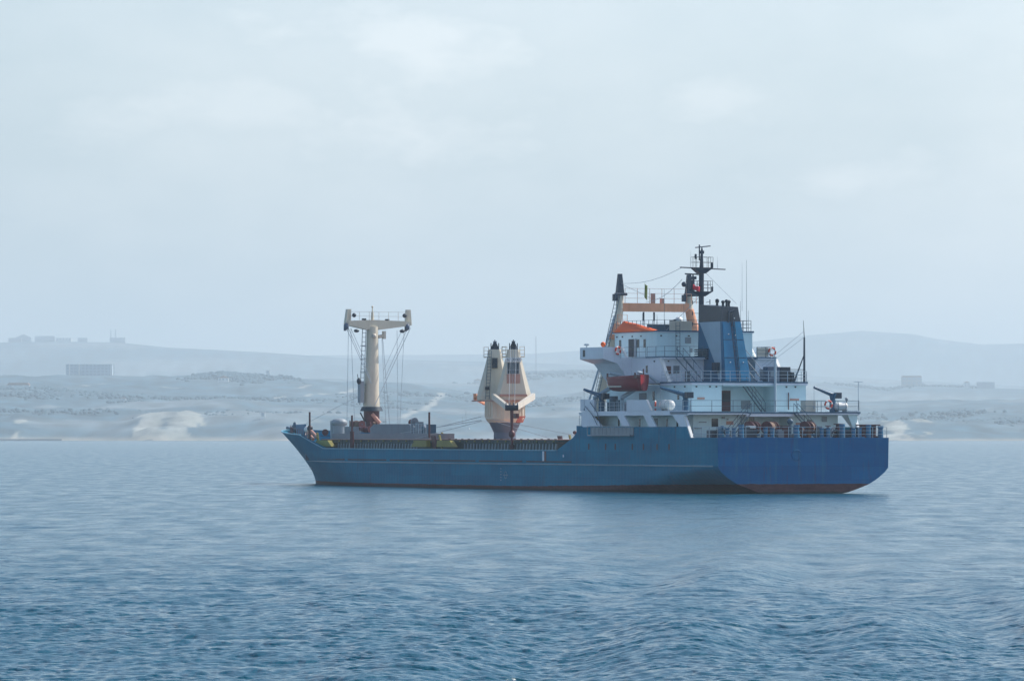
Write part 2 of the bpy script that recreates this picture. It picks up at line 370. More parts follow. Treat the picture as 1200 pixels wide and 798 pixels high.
# starboard aft corner leg of the boat deck
MB().prism([(-9.35, 7.68), (-8.3, 7.68), (-8.9, 6.4), (-8.95, D1), (-9.4, D1)], 0, 6.5, 6.7).build("corner_leg", M["shadewhite"], ship)
# white bulwark blocks on boat deck side
b = MB().prism([(30.8, 8.1), (27.55, 8.1), (27.55, 9.25), (30.8, 9.32)], 1, 9.32, 9.47).build("boat_deck_bulwark", M["white"], ship)
b = MB().prism([(20.0, 8.1), (14.5, 8.1), (15.6, 9.18), (20.0, 9.18)], 1, 9.32, 9.47).build("boat_deck_bulwark", M["white"], ship)
MB().hexa([(14.35, 9.28, 8.12), (14.55, 9.28, 8.12), (14.55, 9.5, 8.12), (14.35, 9.5, 8.12)], [(15.45, 9.28, 9.2), (15.65, 9.28, 9.2), (15.65, 9.5, 9.2), (15.45, 9.5, 9.2)]).build("end_flange", M["liferaft"], b)
# slanted wing walls of tier 3, lit end flanges
for y in (6.3, -6.55):
    w = MB().prism([(18.45, D3), (16.7, D3), (18.45, D4 - .15)], 1, y, y + .12).build("wing_wall", M["white"], ship)
    MB().hexa([(16.45, y - .09, D3 + .1), (16.75, y - .09, D3 + .1), (16.75, y + .22, D3 + .1), (16.45, y + .22, D3 + .1)],
              [(18.3, y - .09, D4 - .1), (18.6, y - .09, D4 - .1), (18.6, y + .22, D4 - .1), (18.3, y + .22, D4 - .1)]).build("end_flange", M["liferaft"], w)
# tier 1 windows on the port side (seen through the arcade), aft face fittings
for x in (24.8, 20.0, 17.7, 13.8, 11.5, 9.2):
    for s in (1, -1): window(house_lower, x - .16, x + .16, s * 7.98, s * 8.03, 6.35, 7.3)
MB().box(15.9, 16.7, 7.97, 8.04, 5.5, 7.35).build("door", M["gray"], house_lower)
window(house_lower, 7.96, 8.02, 5.3, 6.0, 6.5, 7.3); window(house_lower, 10.15, 10.22, .2, .7, 6.9, 7.5); window(house_lower, 7.96, 8.02, -5.1, -4.55, 6.5, 7.2)
for q in ((7.9, 8.02, 6.6, 7.4, 6.9, 7.0), (7.9, 8.02, 7.1, 7.9, 6.3, 6.4), (7.85, 8.0, -6.7, -6.2, 7.0, 7.5), (7.85, 8, 4.6, 4.9, 7.3, 7.5), (7.85, 8, 4.2, 4.35, 7.15, 7.3)): MB().box(*q).build("wall_fitting", M["ladder"], house_lower)
MB().box(7.975, 8.01, 3.6, 4.4, 6.7, 7.05).build("patch_of_primer", M["pink"], house_lower); MB().box(7.975, 8.01, -3.9, -3.3, 6.6, 6.9).build("patch_of_primer", M["pink"], house_lower)
# tier 2
for x, z in ((20.3, 9.6), (14.72, 9.64)): window(h2, x - .18, x + .18, 6.28, 6.34, z - .45, z + .45)
window(h2, 21.9, 23.6, 6.28, 6.34, 8.2, 9.9, M["gray"])
dr = MB().box(14.54, 14.62, .6, 2.4, 8.05, 10.1).build("door", M["maroond"], h2); MB().box(14.5, 14.55, .7, 1.5, 9.0, 9.9).build("door_panel", M["dark"], dr)
MB().box(14.5, 14.6, -1.6, -.6, 8.3, 9.1).build("locker", M["ladder"], h2)
MB().box(11.7, 11.77, 4.9, 5.7, 9.2, 9.4).build("patch_of_primer", M["pink"], h2); MB().box(11.7, 11.77, -5.6, -4.6, 9.1, 9.3).build("patch_of_primer", M["pink"], h2)
for y in (5.8, 4.3, 3.6, -4.2, -5.2): MB().box(11.66, 11.78, y - .07, y + .07, 10.4, 10.53).build("deck_lamp", M["dark"], h2)
for x in (13.2, 15.5, 18.6): MB().box(x - .07, x + .07, 6.28, 6.4, 10.4, 10.53).build("deck_lamp", M["dark"], h2)
MB().tube((11.65, -4.4, 8.2), (11.65, -4.4, 9.9), .05).build("pipe", M["maroon"], h2)
# tier 3
window(h3, 21.7, 22.05, 6.28, 6.34, 11.7, 12.65); window(h3, 18.44, 18.52, 4.35, 5.0, 11.85, 12.6, M["gray"]); window(h3, 18.44, 18.52, -5.2, -4.7, 11.2, 12.3, M["gray"])
MB().box(18.3, 18.5, 5.35, 5.95, 11.8, 12.55).build("fire_box", M["maroon"], h3)
MB().box(18.4, 18.5, 3.2, 3.7, 11.0, 12.1).build("door", M["gray"], h3)
for q in ((18.4, 18.52, 5.5, 5.62, 13.0, 13.12), (20, 20.15, 6.28, 6.4, 13.0, 13.12)): MB().box(*q).build("deck_lamp", M["dark"], h3)
# wheelhouse: port windows, door, weld seams
for x in (29.9, 27.5, 25.7, 24.2):
    for s in (1, -1): window(h4, x - .24, x + .24, s * 5.38, s * 5.43, 14.5, 15.35)
MB().box(26.6, 27.9, 5.37, 5.44, 13.6, 15.4).build("door", M["dark"], h4)
MB().box(26.0, 26.5, 5.44, 5.5, 13.6, 15.4).build("door_leaf", M["ladder"], h4)
for x in (30.6, 29.3, 27, 25): MB().box(x - .08, x + .08, 5.38, 5.5, 15.6, 15.72).build("deck_lamp", M["dark"], h4)
for y in (4.9, 3.2, 1.8): MB().box(21.4, 21.52, y - .08, y + .08, 15.6, 15.72).build("deck_lamp", M["dark"], h4)
for k in range(9): window(h4, 31.78, 31.85, -2.9 + k * .68, -2.4 + k * .68, 14.6, 15.5)
ld = MB().ladder((21.3, 3.1, 13.5), (21.3, 3.1, 17.0), (0, 1, 0)); ld.build("ladder", M["raild"], h4)
MB().box(21.44, 21.5, 1.55, 2.2, 14.9, 15.5).box(21.44, 21.5, 1.4, 1.6, 14.0, 14.4).build("notice_board", M["ladder"], h4)
# bridge wings: bulwark, sloping soffit brackets
for s in (1, -1):
    w = MB().prism([(s * 6.3, 13.42), (s * 9.45, 13.42), (s * 9.45, 13.36), (s * 7.9, 12.9), (s * 7.2, 12.05), (s * 6.75, 11.4), (s * 6.32, 11.0)], 0, 25.4, 30.9)
    wing = w.build("bridge_wing", M["white"], ship)
    MB().box(25.4, 30.9, s * 9.33, s * 9.46, 13.42, 14.55).box(25.4, 25.52, s * 7.6, s * 9.33, 13.42, 14.55).box(30.78, 30.9, s * 6.0, s * 9.33, 13.42, 14.55).build("wing_bulwark", M["white"], wing)
    MB().box(29.7, 30.2, s * 9.45, s * 9.475, 13.62, 14.3).build("side_light", M["dark"], wing)
    MB().hexa(*[[(x, yy, z) for x, yy in ((X0, 7.3 * s if s < 0 else 7.3), (X0 + .25, 7.3 * s if s < 0 else 7.3), (X0 + .25, 7.3 * s + .2), (X0, 7.3 * s + .2))] for X0, z in ((24.1, 13.5), (25.2, 14.55))]).build("end_flange", M["liferaft"], wing)
    MB().rail([(22.2, s * 6.25, D4 + .1), (25.3, s * 6.25, D4 + .1), (25.4, s * 7.5, D4)], 1.05, 2, 1.4).build("railing", M["raild"], wing)
    MB().tube((30.3, s * 9.0, 14.55), (30.3, s * 9.0, 14.75), .05).ball((30.3, s * 9.0, 14.85), .28, .28, .13).box(29.9, 30.7, s * 9.0 - .05, s * 9.0 + .05, 14.85, 14.93).build("search_light", M["rail"], wing)
# ---- railings of every deck
def rails(name, pts, mat="rail", h=1.05, bars=3, step=1.5, r=.028): return MB().rail(pts, h, bars, step, r).build(name, M[mat], ship)
rails("stern_railing", [(5.4, 9.3, D1), (.2, 9.3, D1), (.2, -9.25, D1), (6.4, -9.3, D1)], "rail", 1.05, 3, 1.5, .028)
rails("boat_deck_railing", [(6.4, 9.1, D2 + .12), (6.4, -9.5, D2 + .12), (14, -9.3, D2 + .12), (30, -9.3, D2 + .12)], "raild", 1.1, 2, 2.4)
rails("boat_deck_railing", [(6.4, 9.1, D2 + .12), (14.3, 9.2, D2 + .12)], "rail", 1.05, 2, 1.5)
rails("boat_deck_railing", [(20.0, 9.3, D2 + .12), (27.4, 9.3, D2 + .12)], "rail", 1.0, 3, 1.0)
rails("officers_deck_railing", [(18.2, 6.4, D3 + .12), (11.6, 6.4, D3 + .12), (11.6, -6.4, D3 + .12), (16.2, -6.4, D3 + .12)], "rail", 1.05, 3, 1.1, .034)
rails("bridge_deck_railing", [(22.0, 6.2, D4 + .12), (18.0, 6.2, D4 + .12), (18.0, 2.0, D4 + .12)], "raild", 1.0, 2, 1.6)
rails("bridge_deck_railing", [(18.3, -4.3, D4 + .12), (18.3, -6.3, D4 + .12), (21.3, -6.3, D4 + .12)], "raild", 1.0, 3, 1.0)
rails("monkey_island_railing", [(31, 5.3, D5 + .1), (21.6, 5.3, D5 + .1), (21.6, -5.3, D5 + .1), (31, -5.3, D5 + .1)], "raild", 1.1, 3, .9)
MB().box(21.55, 21.62, 1.4, 3.9, D5 + .15, D5 + 1.1).build("dodger_screen", M["cream"], ship)
MB().box(24.0, 24.1, .4, 5.2, D5 + .15, D5 + .8).build("wind_deflector", M["raild"], ship)
# tier 3 starboard roof: dodger and box
MB().box(18.32, 18.4, -5.6, -4.3, D4 + .15, D4 + 1.05).build("dodger_screen", M["cream"], ship)
# stairs (steep dark ladders with handrails)
def stair(p, q, side, w=.8, mat="raild", steps=9):
    m = MB(); p, q, sd = Vector(p), Vector(q), Vector(side).normalized() * w / 2
    for k in (-1, 1):
        m.tube(p + sd * k, q + sd * k, .06, n=4); m.tube(p + sd * k + Vector((0, 0, .95)), q + sd * k + Vector((0, 0, .95)), .03, n=4)
        for t in (0, .5, 1): c = p.lerp(q, t) + sd * k; m.tube(c, c + Vector((0, 0, .95)), .025, n=4)
    for k in range(steps): c = p.lerp(q, (k + .5) / steps); m.add([c - sd + Vector((-.1, 0, 0)), c + sd + Vector((-.1, 0, 0)), c + sd + Vector((.1, 0, 0)), c - sd + Vector((.1, 0, 0))], [(0, 1, 2, 3)])
    return m.build("stairway", M[mat], ship)
stair((6.0, 5.0, D1), (6.3, 2.7, D2), (1, 0, 0)); stair((6.0, -4.6, D1), (6.3, -2.4, D2), (1, 0, 0))
stair((12.6, 2.6, D2 + .1), (13.6, 1.6, D3), (0, 1, 0)) if False else None
stair((14.0, -1.0, D2 + .1), (14.0, -2.8, D2 + .1 + 0), (1, 0, 0)) if False else None
stair((13.2, -2.4, D2 + .12), (13.4, -.4, D3 - .3), (1, 0, 0)); stair((13.0, 2.9, D2 + .12), (13.2, 4.2, D3 - .2), (1, 0, 0)) if False else None
stair((15.5, 3.5, D3 + .12), (17.9, 4.6, D4), (0, 1, 0)); stair((15.0, -3.0, D3 + .12), (17.6, -2.2, D4 - .1), (0, 1, 0))
MB().box(17.8, 20.4, -4.1, -1.0, D4 - .12, D4).build("funnel_flat", M["edge"], ship)
MB().tube((13.2, 2.5, D2 + .1), (12.0, 3.05, D3 - .2), .06).build("pipe", M["raild"], ship)
# vertical posts on the aft face
MB().tube((11.35, -2.75, D2 + .1), (11.35, -2.75, D4 - .1), .13, n=8).build("vent_pipe", M["rail"], ship)
# ---- funnel
ft, fb = 18.3, D3 + .05
def fr(z):  # half sizes of the funnel plan at height z
    t = (z - fb) / (ft - fb); return (13.8 + 1.0 * t, 20.0 - .3 * t, 1.62 - .12 * t, -1.35 + .95 * t)   # x aft, x fwd, y port, y stbd
def fplan(z):
    a, f_, p, s = fr(z); return [(a, s, z), (f_, s, z), (f_, p, z), (a, p, z)]
fun = MB().hexa(fplan(fb), fplan(17.0)).build("funnel", M["midblue"], ship)
top = MB().hexa(fplan(17.0), [(v[0], v[1], 18.75 - (.3 if v[0] < 16 else 0)) for v in fplan(18.5)]).build("funnel_top", M["black"], ship)
def onport(x, z, off=.012): return (x, fr(z)[2] + off, z)
pa = [(19.6, 16.98), (15.0, 16.98), (14.45, 11.2), (15.2, 11.2), (15.6, 12.4)]
pn = MB(); nn = len(pa)
pn.add([onport(x, z, .02) for x, z in pa] + [onport(x, z, -.05) for x, z in pa], [tuple(range(nn)), tuple(range(2 * nn - 1, nn - 1, -1))] + [(i, (i + 1) % nn, nn + (i + 1) % nn, nn + i) for i in range(nn)])
pn.build("pale_panel", M["grayblue"], fun)
aft = MB()
def onaft(y, z, off=0): return (fr(z)[0] - off, y, z)
for (z0, z1) in ((11.1, 13.3), (13.4, 15.1), (15.2, 16.9)):
    for k in (0, 1):
        a0, _, p0, s0 = fr(z0); a1, _, p1, s1 = fr(z1); m0, m1 = (p0 + s0) / 2, (p1 + s1) / 2
        yl = [(p0 - .05, m0 + .18), (m0 - .18, s0 + .05)][k]; yu = [(p1 - .05, m1 + .18), (m1 - .18, s1 + .05)][k]
        aft.hexa([(a0 - .12, yl[1], z0), (a0 + .1, yl[1], z0), (a0 + .1, yl[0], z0), (a0 - .12, yl[0], z0)], [(a1 - .12, yu[1], z1), (a1 + .1, yu[1], z1), (a1 + .1, yu[0], z1), (a1 - .12, yu[0], z1)])
aft.build("funnel_casing", M["brightblue"], fun)
lad = MB().ladder(onaft(.1, 11.1, .2), onaft(.5, 18.2, .2), (0, 1, 0), .4, .4, .03); lad.build("ladder", M["navy"], fun)
MB().path([onaft(.9, 16.9, .18), onaft(.8, 17.9, .25), onaft(.2, 18.1, .25)], .09, 6).path([onaft(.5, 16.5, .18), onaft(.4, 17.7, .25)], .07, 6).build("exhaust_branch", M["navy"], fun)
for y, x, z in ((.9, 15.6, 18.7), (.35, 15.9, 18.8), (-.1, 16.3, 18.75), (.6, 17.5, 18.9), (.2, 18.3, 18.8)):
    MB().tube((x, y, z - .3), (x, y, z + .15), .13, n=10).ball((x - .02, y, z + .25), .2, .2, .17).build("exhaust_pipe", M["black"], top)
lv = MB().box(14.9, 15.9, 1.5, 2.0, 12.0, 12.9); lv.build("louvre_box", M["navy"], fun)
lv = MB()
for k in range(5): lv.box(17.5, 20.3, 1.5, 1.75, 13.3 + k * .22, 13.42 + k * .22)
lv.build("louvre_box", M["navy"], fun)
for y, z in ((.95, 15.7), (.2, 15.6), (.95, 12.9), (-.5, 12.9), (.2, 17.3)): MB().ball(onaft(y, z, .16), .08).build("funnel_lamp", M["rail"], fun)
# ---- radar mast on the front of the funnel
rm = MB().tube((20.1, 1.1, D5 - 1), (20.1, 1.05, 22.2), .30, .26, n=10).tube((20.1, 1.05, 22.2), (20.1, 1.0, 24.4), .24, .10, n=8)
rm.hexa([(19.7, .75, 21.9), (20.5, .75, 21.9), (20.5, 1.4, 21.9), (19.7, 1.4, 21.9)], [(19.6, -.05, 22.5), (20.6, -.05, 22.5), (20.6, 2.1, 22.5), (19.6, 2.1, 22.5)])
rm.hexa([(19.75, .8, 19.6), (20.45, .8, 19.6), (20.45, 1.4, 19.6), (19.75, 1.4, 19.6)], [(19.6, .0, 20.1), (20.6, .0, 20.1), (20.6, 2.5, 20.1), (19.6, 2.5, 20.1)])
rmast = rm.build("radar_mast", M["navy"], ship)
MB().tube((20.1, 3.45, 22.5), (20.1, -1.65, 22.35), .06, n=6).build("yard", M["navy"], rmast)
MB().rail([(19.6, 2.0, 22.5), (19.6, 0, 22.5), (20.6, 0, 22.5), (20.6, 2.0, 22.5), (19.6, 2.0, 22.5)], 1.05, 2, .6, .025).build("mast_railing", M["navy"], rmast)
MB().rail([(19.6, 2.4, 20.1), (19.6, .05, 20.1), (20.6, .05, 20.1), (20.6, 2.4, 20.1), (19.6, 2.4, 20.1)], 1.05, 3, .6, .022).build("mast_railing", M["navy"], rmast)
MB().tube((20, 2.2, 20.1), (20, 2.0, 21.3), .34, .12, n=8).box(19.8, 20.2, 1.75, 2.25, 21.3, 21.6).tube((20, 2.95, 21.85), (20, 1.2, 21.8), .07, n=6).tube((20, 2.05, 21.5), (20, 2.05, 21.85), .08).build("radar_scanner", M["navy"], rmast)
MB().box(20, 20.2, .8, 1.25, 23.9, 24.2).tube((20.1, 1.75, 24.5), (20.0, .1, 24.68), .055, n=6).tube((20.1, 1.28, 23.2), (20.1, 1.28, 24.8), .07, n=6).tube((20.1, 1, 24.2), (20.1, 1, 24.6), .06).build("radar_scanner", M["navy"], rmast)
for y, z in ((-.1, 22.75), (-.1, 20.35), (1.75, 23.6)): MB().tube((20, y, z - .25), (20, y, z + .25), .12, n=8).build("signal_lamp", M["navy"], rmast)
for z in (19.0, 17.9, 16.8): MB().tube((20, 1.3, z), (20, 2.15, z), .03, n=4).tube((20, 2.1, z - .2), (20, 2.1, z + .2), .05, n=5).build("bracket_lamp", M["navy"], rmast)
MB().tube((20, .6, 19.0), (20, .1, 19.1), .03, n=4).tube((20, .15, 18.8), (20, .15, 19.3), .05, n=5).build("bracket_lamp", M["navy"], rmast)
for y, z0, z1, x in ((2.25, 22.5, 24.2, 20.1), (-.75, 22.4, 23.6, 20.1), (-1.95, 18.1, 23.0, 17)):
    MB().tube((x, y, z0), (x, y, z1), .022, .01, n=4).build("whip_aerial", M["wire"], ship)
for x, y, z0, z1 in ((21.8, -4.9, 16.1, 23.4), (21.8, -4.2, 16.1, 19.2), (21.8, -5.1, 16.1, 18.3), (24, 3.3, 16.1, 20.4), (27, 4.3, 16.1, 18), (25, .6, 16.1, 19), (23, 4.6, 16.1, 17.8)):
    MB().tube((x, y, z0), (x, y, z1), .028, .012, n=4).build("whip_aerial", M["raild"], ship)
# monkey island gear
MB().tube((23.5, 1.9, D5 + .1), (23.5, 1.9, D5 + .9), .3, n=8).ball((23.5, 1.9, D5 + 1.2), .4).build("satellite_dome", M["liferaft"], ship)
MB().tube((23.0, 3.0, D5 + .1), (23.0, 3.0, D5 + 1.2), .22, n=8).tube((23, 2.6, D5 + .1), (23, 2.6, D5 + 1.3), .16, n=8).build("compass_binnacle", M["navy"], ship)
# ---- goal-post mast in front of the bridge
goal = MB().box(32.6, 33.4, -3.8, 3.8, 18.35, 19.2).build("goal_post_mast", M["salmon"], ship)
for s in (1, -1):
    MB().tube((33, s * 7.1, 5.4), (33, s * 3.95, 18.6), .66, .42, n=10).build("mast_leg", M["beige"], goal); MB().tube((33, s * 3.95, 18.62), (33, s * 3.95, 20.2), .44, .38, n=10).build("mast_post", M["beige"], goal)
MB().tube((32.9, -4.55, 16.1), (32.9, -3.95, 18.6), .64, .47, n=10).build("orange_post_section", M["salmon"], goal)
MB().tube((32.9, 4.71, 15.4), (32.9, 4.33, 17.0), .66, .58, n=10).build("orange_post_section", M["salmon"], goal)
for s in (1, -1):
    MB().hexa([(32.7, s * 3.95 - .38, 20.1), (33.3, s * 3.95 - .38, 20.1), (33.3, s * 3.95 + .38, 20.1), (32.7, s * 3.95 + .38, 20.1)],
              [(32.85, s * 3.95 - .2, 22.2), (33.15, s * 3.95 - .2, 22.2), (33.15, s * 3.95 + .2, 22.2), (32.85, s * 3.95 + .2, 22.2)]).tube((32.6, s * 3.95 + .75, 20.1), (32.6, s * 3.95 - .6, 20.1), .15, n=6).box(32.4, 32.8, s * 3.95 + .5, s * 3.95 + .95, 19.4, 20.1).build("cargo_block_head", M["navy"], goal)
    MB().rail([(32.4, s * 4.5, 17.0 if s > 0 else 19.2), (32.4, s * 3.4, 17.0 if s > 0 else 19.2)], 1.0, 2, .6).build("post_railing", M["salmon"], goal)
MB().ball((32.8, -3.3, 21.2), .28).ball((32.8, -2.9, 16.9), .3).build("floodlight", M["navy"], goal)
MB().rail([(32.5, 3.6, 19.2), (32.5, -3.4, 19.2)], 1.5, 3, 1.3, .025).build("crossbeam_railing", M["pink"], goal)
for y in (1.3, 0.1): MB().tube((32.9, y, 18.3), (32.9, y, 17.4), .1, n=6).tube((32.9, y, 17.4), (32.9, y, 16.2), .03, n=4).build("hanging_block", M["navy"], goal)
MB().box(32.6, 33.2, .1, .35, 19.2, 20.2).box(32.6, 33.2, -.9, -.7, 19.2, 19.7).build("crossbeam_bracket", M["pink"], goal)
MB().ladder((32.2, 7.9, 6), (32.2, 4.5, 20.2), (0, 1, 0), .45, .4, .035).build("mast_ladder", M["raild"], goal)
MB().tube((32.2, 8.7, 6.5), (32.3, 4.9, 17.8), .12, n=6).build("derrick_boom", M["rail"], goal)
wr = MB()
for p, q in (((33, 3.9, 21.2), (20.1, 3.2, 22.5)), ((33, 1.0, 19.3), (20.1, 3.2, 21.3)), ((33, 3.9, 21.2), (33, .5, 19.8)), ((20.1, .6, 22), (15.6, -.6, 18.8)), ((20.1, .8, 20), (23, 3.6, 16.2))): 
    pts = [Vector(p).lerp(Vector(q), t / 6) - Vector((0, 0, .5 * math.sin(math.pi * t / 6) if p[0] > 30 and q[0] < 30 else 0)) for t in range(7)]; wr.path(pts, .022, 4)
wr.build("signal_halyards", M["wire"], ship)
# ---- provision cranes (teal pedestals with raised jib)
def small_crane(x, y, z, dirv, L, mat="blue", up=.9):
    d = Vector(dirv).normalized(); base = Vector((x, y, z)); pt = base + Vector((0, 0, 1.65))
    m = MB().tube(base, base + Vector((0, 0, 1.3)), .33, n=10).tube(base + Vector((0, 0, 1.3)), base + Vector((0, 0, 1.95)), .24, .4, n=10)
    o = m.build("stores_crane", M[mat], ship)
    tip = pt + d * L + Vector((0, 0, up)); MB().tube(pt - d * .5, tip, .25, .13, n=6).build("jib", M[mat], o)
    c = pt - d * .55; MB().box(c.x - .3, c.x + .3, c.y - .35, c.y + .35, c.z - .2, c.z + .38).build("winch_box", M["navy"], o)
    MB().tube(tip, tip - Vector((0, 0, 1.9)), .018, n=4).tube(tip - Vector((0, 0, 1.9)), tip - Vector((0, 0, 2.15)), .07, n=5).build("hoist_wire", M["wire"], o)
    return o
small_crane(7.6, -7.2, D2, (-.1, 1, 0), 2.2, "edge"); small_crane(8.3, 8.7, D2, (.9, .2, 0), 3.9, "edge", .85); small_crane(27.2, 8.8, D2, (.9, .25, 0), 2.7, "edge", .8)
# ---- mast at the aft rail of the officers' deck
am = MB().tube((12, -6.35, D3), (12, -6.35, 15.4), .13, .09, n=8).tube((12, -6.35, 15.4), (12, -6.25, 17.1), .05, .02, n=5)
am = am.build("aft_mast", M["navy"], ship)
MB().tube((12, -6.3, 13.6), (12, -5.2, D3), .05, n=5).tube((12, -6.3, 13.6), (12.8, -5.5, D3), .05, n=5).tube((12, -4.4, 12.2), (12, -6.3, 12.2), .04, n=4).build("mast_stay", M["navy"], am)
MB().tube((12, -6.3, 16), (15.5, -3.4, 12.6), .015, n=4).tube((12, -6.3, 15.4), (15.5, -3.9, 12.6), .015, n=4).build("stay_wire", M["wire"], am)
MB().tube((6.6, -9.55, D2), (6.6, -9.55, 10.95), .035, n=5).tube((6.6, -9.05, 10.95), (6.6, -10.05, 10.95), .035, n=4).build("stern_light_mast", M["rail"], ship)
MB().tube((7.2, -8.55, D2), (7.2, -8.55, 9.2), .08, n=6).ball((7.2, -8.55, 9.25), .17).build("vent_pipe", M["ladder"], ship)
# dark lockers and ventilation units
MB().box(14.6, 15.6, -5.0, -3.6, D3 + .12, 12.5).build("ventilation_unit", M["grayd"], ship); MB().box(14.5, 15.3, -6.1, -5.05, D3 + .12, 12.48).build("ventilation_unit", M["black"], ship)
MB().box(14.2, 15.0, -6.4, -6.12, D3 + .12, 11.95).build("ventilation_unit", M["black"], ship)
w = MB().box(14.55, 14.62, -4.4, -3.9, 11.5, 12.1).build("ventilation_grille", M["ladder"], ship)
MB().box(7.6, 8.7, -5.3, -4.2, D2 + .12, 9.1).build("deck_locker", M["cream"], ship)
# ---- davits
for x in (21.6, 28.0):
    d = MB().box(x - .12, x + .12, 9.1, 9.35, D2, 9.4)
    d.hexa([(x - .12, 9.35, 9.2), (x - .12, 9.05, 9.1), (x + .12, 9.05, 9.1), (x + .12, 9.35, 9.2)], [(x - .12, 9.35, 9.5), (x - .12, 9.1, 9.6), (x + .12, 9.1, 9.6), (x + .12, 9.35, 9.5)])
    d.tube((x, 9.25, 9.4), (x, 6.4, 11.05), .24, n=6)
    d = d.build("lifeboat_davit", M["rail"], ship)
    MB().path([(x - 2.5, 8.7, 11.95), (x - 2.6, 7.6, 11.7), (x - 2.9, 6.6, 10.9)], .15, 6).build("davit_arm", M["rail"], d)
    MB().tube((x - 2.4, 8.9, 11.9), (x - 2.4, 8.9, 11.2), .1, n=6).build("fall_block", M["maroon"], d)
# ---- accommodation ladder stowed outside the bulwark
g = MB().box(18.3, 28.2, 9.50, 9.95, 5.6, 5.72).box(18.3, 28.2, 9.50, 9.56, 5.72, 6.45)
for k in range(12): x = 18.3 + k * .9; g.box(x - .03, x + .03, 9.9, 9.95, 5.72, 6.55)
g.box(18.3, 28.2, 9.9, 9.95, 6.5, 6.58)
g.build("accommodation_ladder", M["ladder"], ship)
MB().rail([(31.6, 9.2, 6.6), (29.3, 9.2, 6.6)], 1.05, 3, 1.1).build("gangway_railing", M["rail"], ship)
MB().box(28.9, 30.3, 8.3, 8.8, 6.6, 7.5).build("gangway_winch", M["yellow"], ship)
MB().path([(28.2, 9.6, 9.0), (26.6, 9.6, 8.0), (25.7, 9.62, 6.6)], .045, 5).path([(29.4, 9.6, 8.6), (27.8, 9.6, 7.8), (26.5, 9.62, 6.7)], .04, 5).build("gangway_falls", M["raild"], ship)
f = MB()
for k in range(3): f.box(23.4 + k * 1.0, 24.1 + k * 1.0, 8.2, 8.7, D2, 9.0 + (.2 if k == 0 else 0))
f.tube((25.4, 8.3, D2), (25.4, 8.3, 9.6), .45, n=10)
f.build("boat_winch", M["raild"], ship)
MB().box(22.3, 24.4, 6.9, 7.6, D2, 9.0).build("deck_locker", M["white"], ship)

# ---- mooring gear on the poop
def winch(x, y, z, ax, spec, parent=ship, s=1.0, name="mooring_winch"):
    a = Vector(ax).normalized(); c0 = Vector((x, y, z))
    L = sum(w for _, w in spec)
    m = MB().box(x - .7 * s, x + .7 * s, y - L / 2.6, y + L / 2.6, z - .95 * s, z - .7 * s); m.tube(c0 - a * L / 2, c0 + a * L / 2, .14 * s, n=8)
    o = m.build(name, M["blue"], parent); t = -L / 2
    for kind, w in spec:
        c = c0 + a * (t + w / 2)
        if kind == "F": MB().disc(c, a, .74 * s, .1, 24).build("drum_flange", M["maroon"], o)
        elif kind == "R": MB().tube(c - a * w / 2, c + a * w / 2, .66 * s, n=18).build("rope_wound_drum", M["rope"], o)
        elif kind == "M": MB().tube(c - a * w / 2, c + a * w / 2, .5 * s, n=16).build("drum", M["maroon"], o)
        elif kind == "G": MB().box(c.x - .4 * s, c.x + .4 * s, c.y - w / 2, c.y + w / 2, c.z - .9 * s, c.z + .55 * s).build("gearbox", M["maroond"], o)
        t += w
    return o
winch(3.4, 3.9, 6.4, (.62, -.78, 0), [("F", .12), ("M", .8), ("F", .12), ("G", .4), ("F", .12)], s=.85)
winch(4.2, 1.5, 6.4, (.62, -.78, 0), [("F", .12), ("R", .9), ("F", .12), ("M", .5), ("F", .12)], s=.85)
winch(3.6, -2.3, 6.4, (.62, -.78, 0), [("F", .12), ("M", .7), ("F", .12), ("R", .5), ("F", .12)], s=.85)
rc = random.Random(9)
for k in range(34):     # low clutter of pipes, valves, boxes and coiled gear behind the stern rail
    x, y = rc.uniform(1.6, 6.0), rc.uniform(-8.4, 8.6); h = rc.uniform(.35, 1.15); m_ = M[rc.choice(["maroon", "maroond", "navy", "blue", "raild", "gray", "rust"])]
    q = rc.random()
    if q < .4: MB().tube((x, y, D1), (x, y, D1 + h), rc.uniform(.06, .16), n=8).disc((x, y, D1 + h), (0, 0, 1), rc.uniform(.15, .3), .08, 10).build("deck_fitting", m_, ship)
    elif q < .75: w_ = rc.uniform(.2, .5); MB().box(x - w_, x + w_, y - w_ * .8, y + w_ * .8, D1, D1 + h * .8).box(x - w_ * .6, x + w_ * .3, y - w_ * .4, y + w_ * .5, D1 + h * .8, D1 + h).build("deck_fitting", m_, ship)
    else: MB().torus((x, y, D1 + h * .6), (rc.uniform(-1, 1), rc.uniform(-1, 1), .3), rc.uniform(.25, .45), .09, 14, 6).tube((x, y, D1), (x, y, D1 + h * .6), .07, n=6).build("deck_fitting", m_, ship)
MB().box(4.4, 5.6, -.9, .0, D1, 6.6).build("gearbox", M["maroond"], ship)
def bollard(x, y, z, mat="blue", h=.9, r=.2, dx=0, dy=.7):
    m = MB().box(x - .35 - abs(dx) / 2, x + .35 + abs(dx) / 2, y - .35 - abs(dy) / 2, y + .35 + abs(dy) / 2, z, z + .1)
    for k in (-1, 1): m.tube((x + k * dx / 2, y + k * dy / 2, z), (x + k * dx / 2, y + k * dy / 2, z + h), r, n=10).disc((x + k * dx / 2, y + k * dy / 2, z + h), (0, 0, 1), r * 1.3, .1, 12)
    return m.build("bollard", M[mat], ship)
for x, y in ((1.5, 7.2), (1.4, 3.1), (1.5, -3.1), (1.5, -6.6), (2.5, -8.4)): bollard(x, y, D1)
def fairlead(x, y, z, mat="blue", h=1.0):
    m = MB().tube((x, y, z), (x, y, z + h), .3, .24, n=10).tube((x, y, z + h), (x, y, z + h + .25), .3, n=10); return m.build("roller_fairlead", M[mat], ship)
